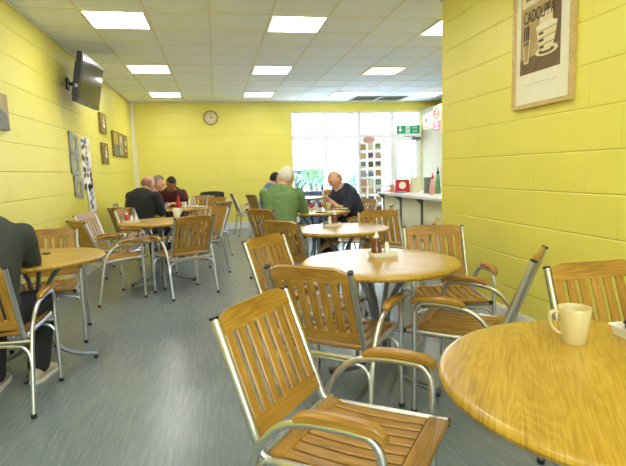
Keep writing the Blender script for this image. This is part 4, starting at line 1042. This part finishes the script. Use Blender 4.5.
for r_ in range(8):
    for k in range(3):
        m = MB(); m.box((0, 0, .072), (.135, .004, .145)); ca = m.build('greeting_card', M['paper'], None, (SX - .145 + .145 * k, SY - .122, .447 + .165 * r_)); ca.rotation_euler = (R(-6), 0, 0)
        tag(ca, 'greeting card in the %s row of the card rack, %s column' % (rown[r_], coln[k]), 'card', 'greeting cards in the rack')
        m = MB(); m.box((0, -.003, .066 + random.uniform(-.02, .02)), (random.uniform(.09, .12), .002, random.uniform(.07, .12))); m.build('printed_picture', M[random.choice(cm)], ca)
m = MB(); m.ball((-.012, 0, .008), (.013, .003, .012)); m.ball((.012, 0, .008), (.013, .003, .012)); m.prism([(-.023, .003), (0, -.03), (.023, .003)], (0, 0, 0), (1, 0, 0), (0, 0, 1), .005)
tag(m.build('heart_sticker', M['red'], None, (3.93, wy - .012, 1.78)), 'small red heart sticker on the window pane right of the card rack', 'sticker')

# low display shelf under the windows
t = empty('display_shelf', (2.3, 11.12, 0), 0, 'low white display shelf under the left window, partly behind the men', 'shelf')
m = MB(); m.box((0, 0, .80), (1.1, .28, .03)); m.build('shelf_top', M['upvc'], t)
m = MB(); m.box((0, .12, .40), (1.06, .02, .77)); m.build('back_panel', M['bluec'], t)
for s in (-1, 1):
    m = MB(); m.box((s * .53, 0, .39), (.03, .26, .78)); m.build('side_panel', M['upvc'], t)
m = MB(); m.box((0, 0, .42), (1.03, .24, .02)); m.build('shelf', M['upvc'], t)
its = [(-.42, 'black', .10, .03, 'black'), (-.33, 'whitechina', .2, .04, 'black'), (-.2, 'grey_p', .12, .04, 'black'), (-.08, 'sage_p', .15, .035, 'black'), (.05, 'black', .14, .03, 'black'), (.17, 'sepia_l', .12, .04, 'grey_p'), (.3, 'purple', .13, .03, 'black'), (.44, 'bluec', .12, .035, 'black')]
nm = ['leftmost small black bottle', 'tall white jar', 'slate grey jar', 'sage green jar', 'black bottle with black cap', 'cream jar with grey lid', 'purple bottle', 'rightmost blue bottle']
for (dx, mt, h, r_, cp), lb in zip(its, nm): bottle(2.3 + dx, 11.12, lb + ' on the display shelf under the window', mt, h, r_, .8155, 'display_bottle', cp)

# ------------------------------------------------------------------ jacket over chair back
m = MB(); Lc = []
jx, jy, jt = -.19, 10.5, 2.9
def jl(x, y, z): c, s = math.cos(jt), math.sin(jt); return (jx + c * x - s * y, jy + s * x + c * y, z)
vs = []; fs = []; nu = 14
prof = [(-.22, .60), (-.255, .70), (-.29, .80), (-.32, .865), (-.345, .875), (-.372, .86), (-.375, .76), (-.365, .62), (-.36, .45)]
for i in range(nu + 1):
    u = i / nu * 2 - 1
    for (yy, zz) in prof:
        sh = .02 * (u * u); vs.append(jl(u * .25, yy + .008 * math.sin(u * 9 + zz * 12), zz - (sh if zz > .8 else 0) - (.04 * noise.noise(V((u * 2, yy * 5, 1))) if zz < .62 else 0)))
n = len(prof)
for i in range(nu):
    for k in range(n - 1): fs.append((i * n + k, i * n + k + 1, (i + 1) * n + k + 1, (i + 1) * n + k))
m.add(vs, fs); jk = m.build('jacket', M['c_black']); tag(jk, 'black jacket hung over the chair back near the back wall', 'jacket')
sd = jk.modifiers.new('s', 'SOLIDIFY'); sd.thickness = .022; sd.offset = 1; ss = jk.modifiers.new('ss', 'SUBSURF'); ss.levels = 1; ss.render_levels = 1

# ------------------------------------------------------------------ outdoors
m = MB(); m.box((6, 31, -.09), (70, 39, .1)); struct(m.build('ground', M['paving']))
def shrub(x, y, r_, h, mat, label, nleaf=1400):
    t = empty('shrub', (x, y, -.04), 0, label, 'shrub', 'shrubs outside the window'); m = MB(); m.tube([(0, 0, 0), (0, 0, h * .5)], .04, 8)
    for k in range(5): a = k * 1.3; m.tube([(0, 0, h * .3), (r_ * .5 * math.cos(a), r_ * .5 * math.sin(a), h * .7)], .015, 6)
    m.build('trunk', M['bark'], t); m = MB()
    for k in range(nleaf):
        d = V((random.gauss(0, 1), random.gauss(0, 1), random.gauss(0, 1))).normalized() * random.uniform(.55, 1.0) * (1 + .25 * noise.noise(V((k * .01, x, y))))
        p = V((d.x * r_, d.y * r_, h * .58 + d.z * h * .42)); a = V((random.uniform(-1, 1), random.uniform(-1, 1), random.uniform(-1, 1))).normalized(); b_ = a.cross(V((0, .3, 1))).normalized(); s = .06
        m.add([p - a * s, p - b_ * s * .5, p + a * s, p + b_ * s * .5], [(0, 1, 2, 3)], smooth=False)
    m.build('foliage', M[mat], t)
for (x, y, r_, h, mt, lb) in ((2.42, 15.2, .32, 1.25, 'leaf2', 'small pale shrub outside just right of the green jumper man'), (3.15, 16.3, .5, 1.48, 'leaf', 'green shrub outside in the middle of the left window'), (5.1, 17.5, .5, 1.35, 'leaf2', 'shrub outside right of the bald head'), (7.8, 19, .8, 1.3, 'leaf', 'shrub outside behind the card rack')):
    shrub(x, y, r_, h, mt, lb)
def car(x, y, rz, mat, label):
    t = empty('parked_car', (x, y, -.04), rz, label, 'car'); m = MB()
    m.prism([(-2.0, .3), (-2.02, .75), (-1.85, .88), (-1.2, .95), (-.6, 1.38), (.7, 1.42), (1.35, 1.0), (1.95, .9), (2.05, .6), (2.0, .3)], (0, 0, 0), (1, 0, 0), (0, 0, 1), 1.6); o = m.build('body', M[mat], t)
    bv = o.modifiers.new('b', 'BEVEL'); bv.width = .06; bv.segments = 3
    m = MB(); m.prism([(-1.08, .98), (-.55, 1.32), (.65, 1.36), (1.2, 1.0)], (0, 0, 0), (1, 0, 0), (0, 0, 1), 1.63); m.build('side_windows', M['carglass'], t)
    for sx in (-1.3, 1.3):
        for sy in (-1, 1):
            m = MB(); m.lathe([(0, -.1), (.3, -.1), (.32, -.06), (.32, .06), (.3, .1), (0, .1)], (0, 0, 0), 20, xf=Matrix.Translation((sx, sy * .74, .32)) @ rx); w = m.build('wheel', M['rubber'], t)
            m = MB(); m.lathe([(0, -.11), (.18, -.11), (.19, -.1), (0, -.1), ], (0, 0, 0), 16, xf=Matrix.Translation((sx, sy * .74, .32)) @ rx); m.build('hubcap', M['silver'], w)
car(3.6, 21, 0, 'carpaint', 'pale blue car parked outside, seen through the left windows'); car(9.5, 21.5, 0, 'carwhite', 'white car parked outside, seen through the door glass')

# ------------------------------------------------------------------ light
w = bpy.data.worlds.new('sky'); scene.world = w; w.use_nodes = True; bg = w.node_tree.nodes['Background']; nt = w.node_tree
tc = N(nt, 'ShaderNodeTexCoord'); sp = N(nt, 'ShaderNodeSeparateXYZ'); nt.links.new(tc.outputs['Generated'], sp.inputs[0])
r = N(nt, 'ShaderNodeValToRGB'); r.color_ramp.elements[0].color = lin((244, 249, 255)); r.color_ramp.elements[0].position = .0; r.color_ramp.elements[1].position = .8; r.color_ramp.elements[1].color = lin((200, 222, 255))
nt.links.new(sp.outputs['Z'], r.inputs[0]); nt.links.new(r.outputs[0], bg.inputs['Color']); bg.inputs['Strength'].default_value = 9.0
# daylight enters through the window opening: portal helps sampling
pl = bpy.data.lights.new('window_portal', 'AREA'); pl.shape = 'RECTANGLE'; pl.size = WX1 - WX0; pl.size_y = WZ1 - WZ0
po = bpy.data.objects.new('window_portal', pl); col.objects.link(po); po.location = ((WX0 + WX1) / 2, YB + .3, (WZ0 + WZ1) / 2); po.rotation_euler = (R(-90), 0, 0)
pl.cycles.is_portal = True
pl2 = pl.copy(); pl2.size = fx1 - fx0; pl2.size_y = fz1 - fz0; pl2.cycles.is_portal = True
po2 = bpy.data.objects.new('window_portal_front', pl2); col.objects.link(po2); po2.location = ((fx0 + fx1) / 2, YF - .15, (fz0 + fz1) / 2); po2.rotation_euler = (R(90), 0, 0)  # portal for the added windows behind the camera

vs_ = scene.view_settings; vs_.view_transform = 'Standard'; vs_.look = 'None'; vs_.gamma = 1; vs_.use_curve_mapping = False; vs_.exposure = 0.78
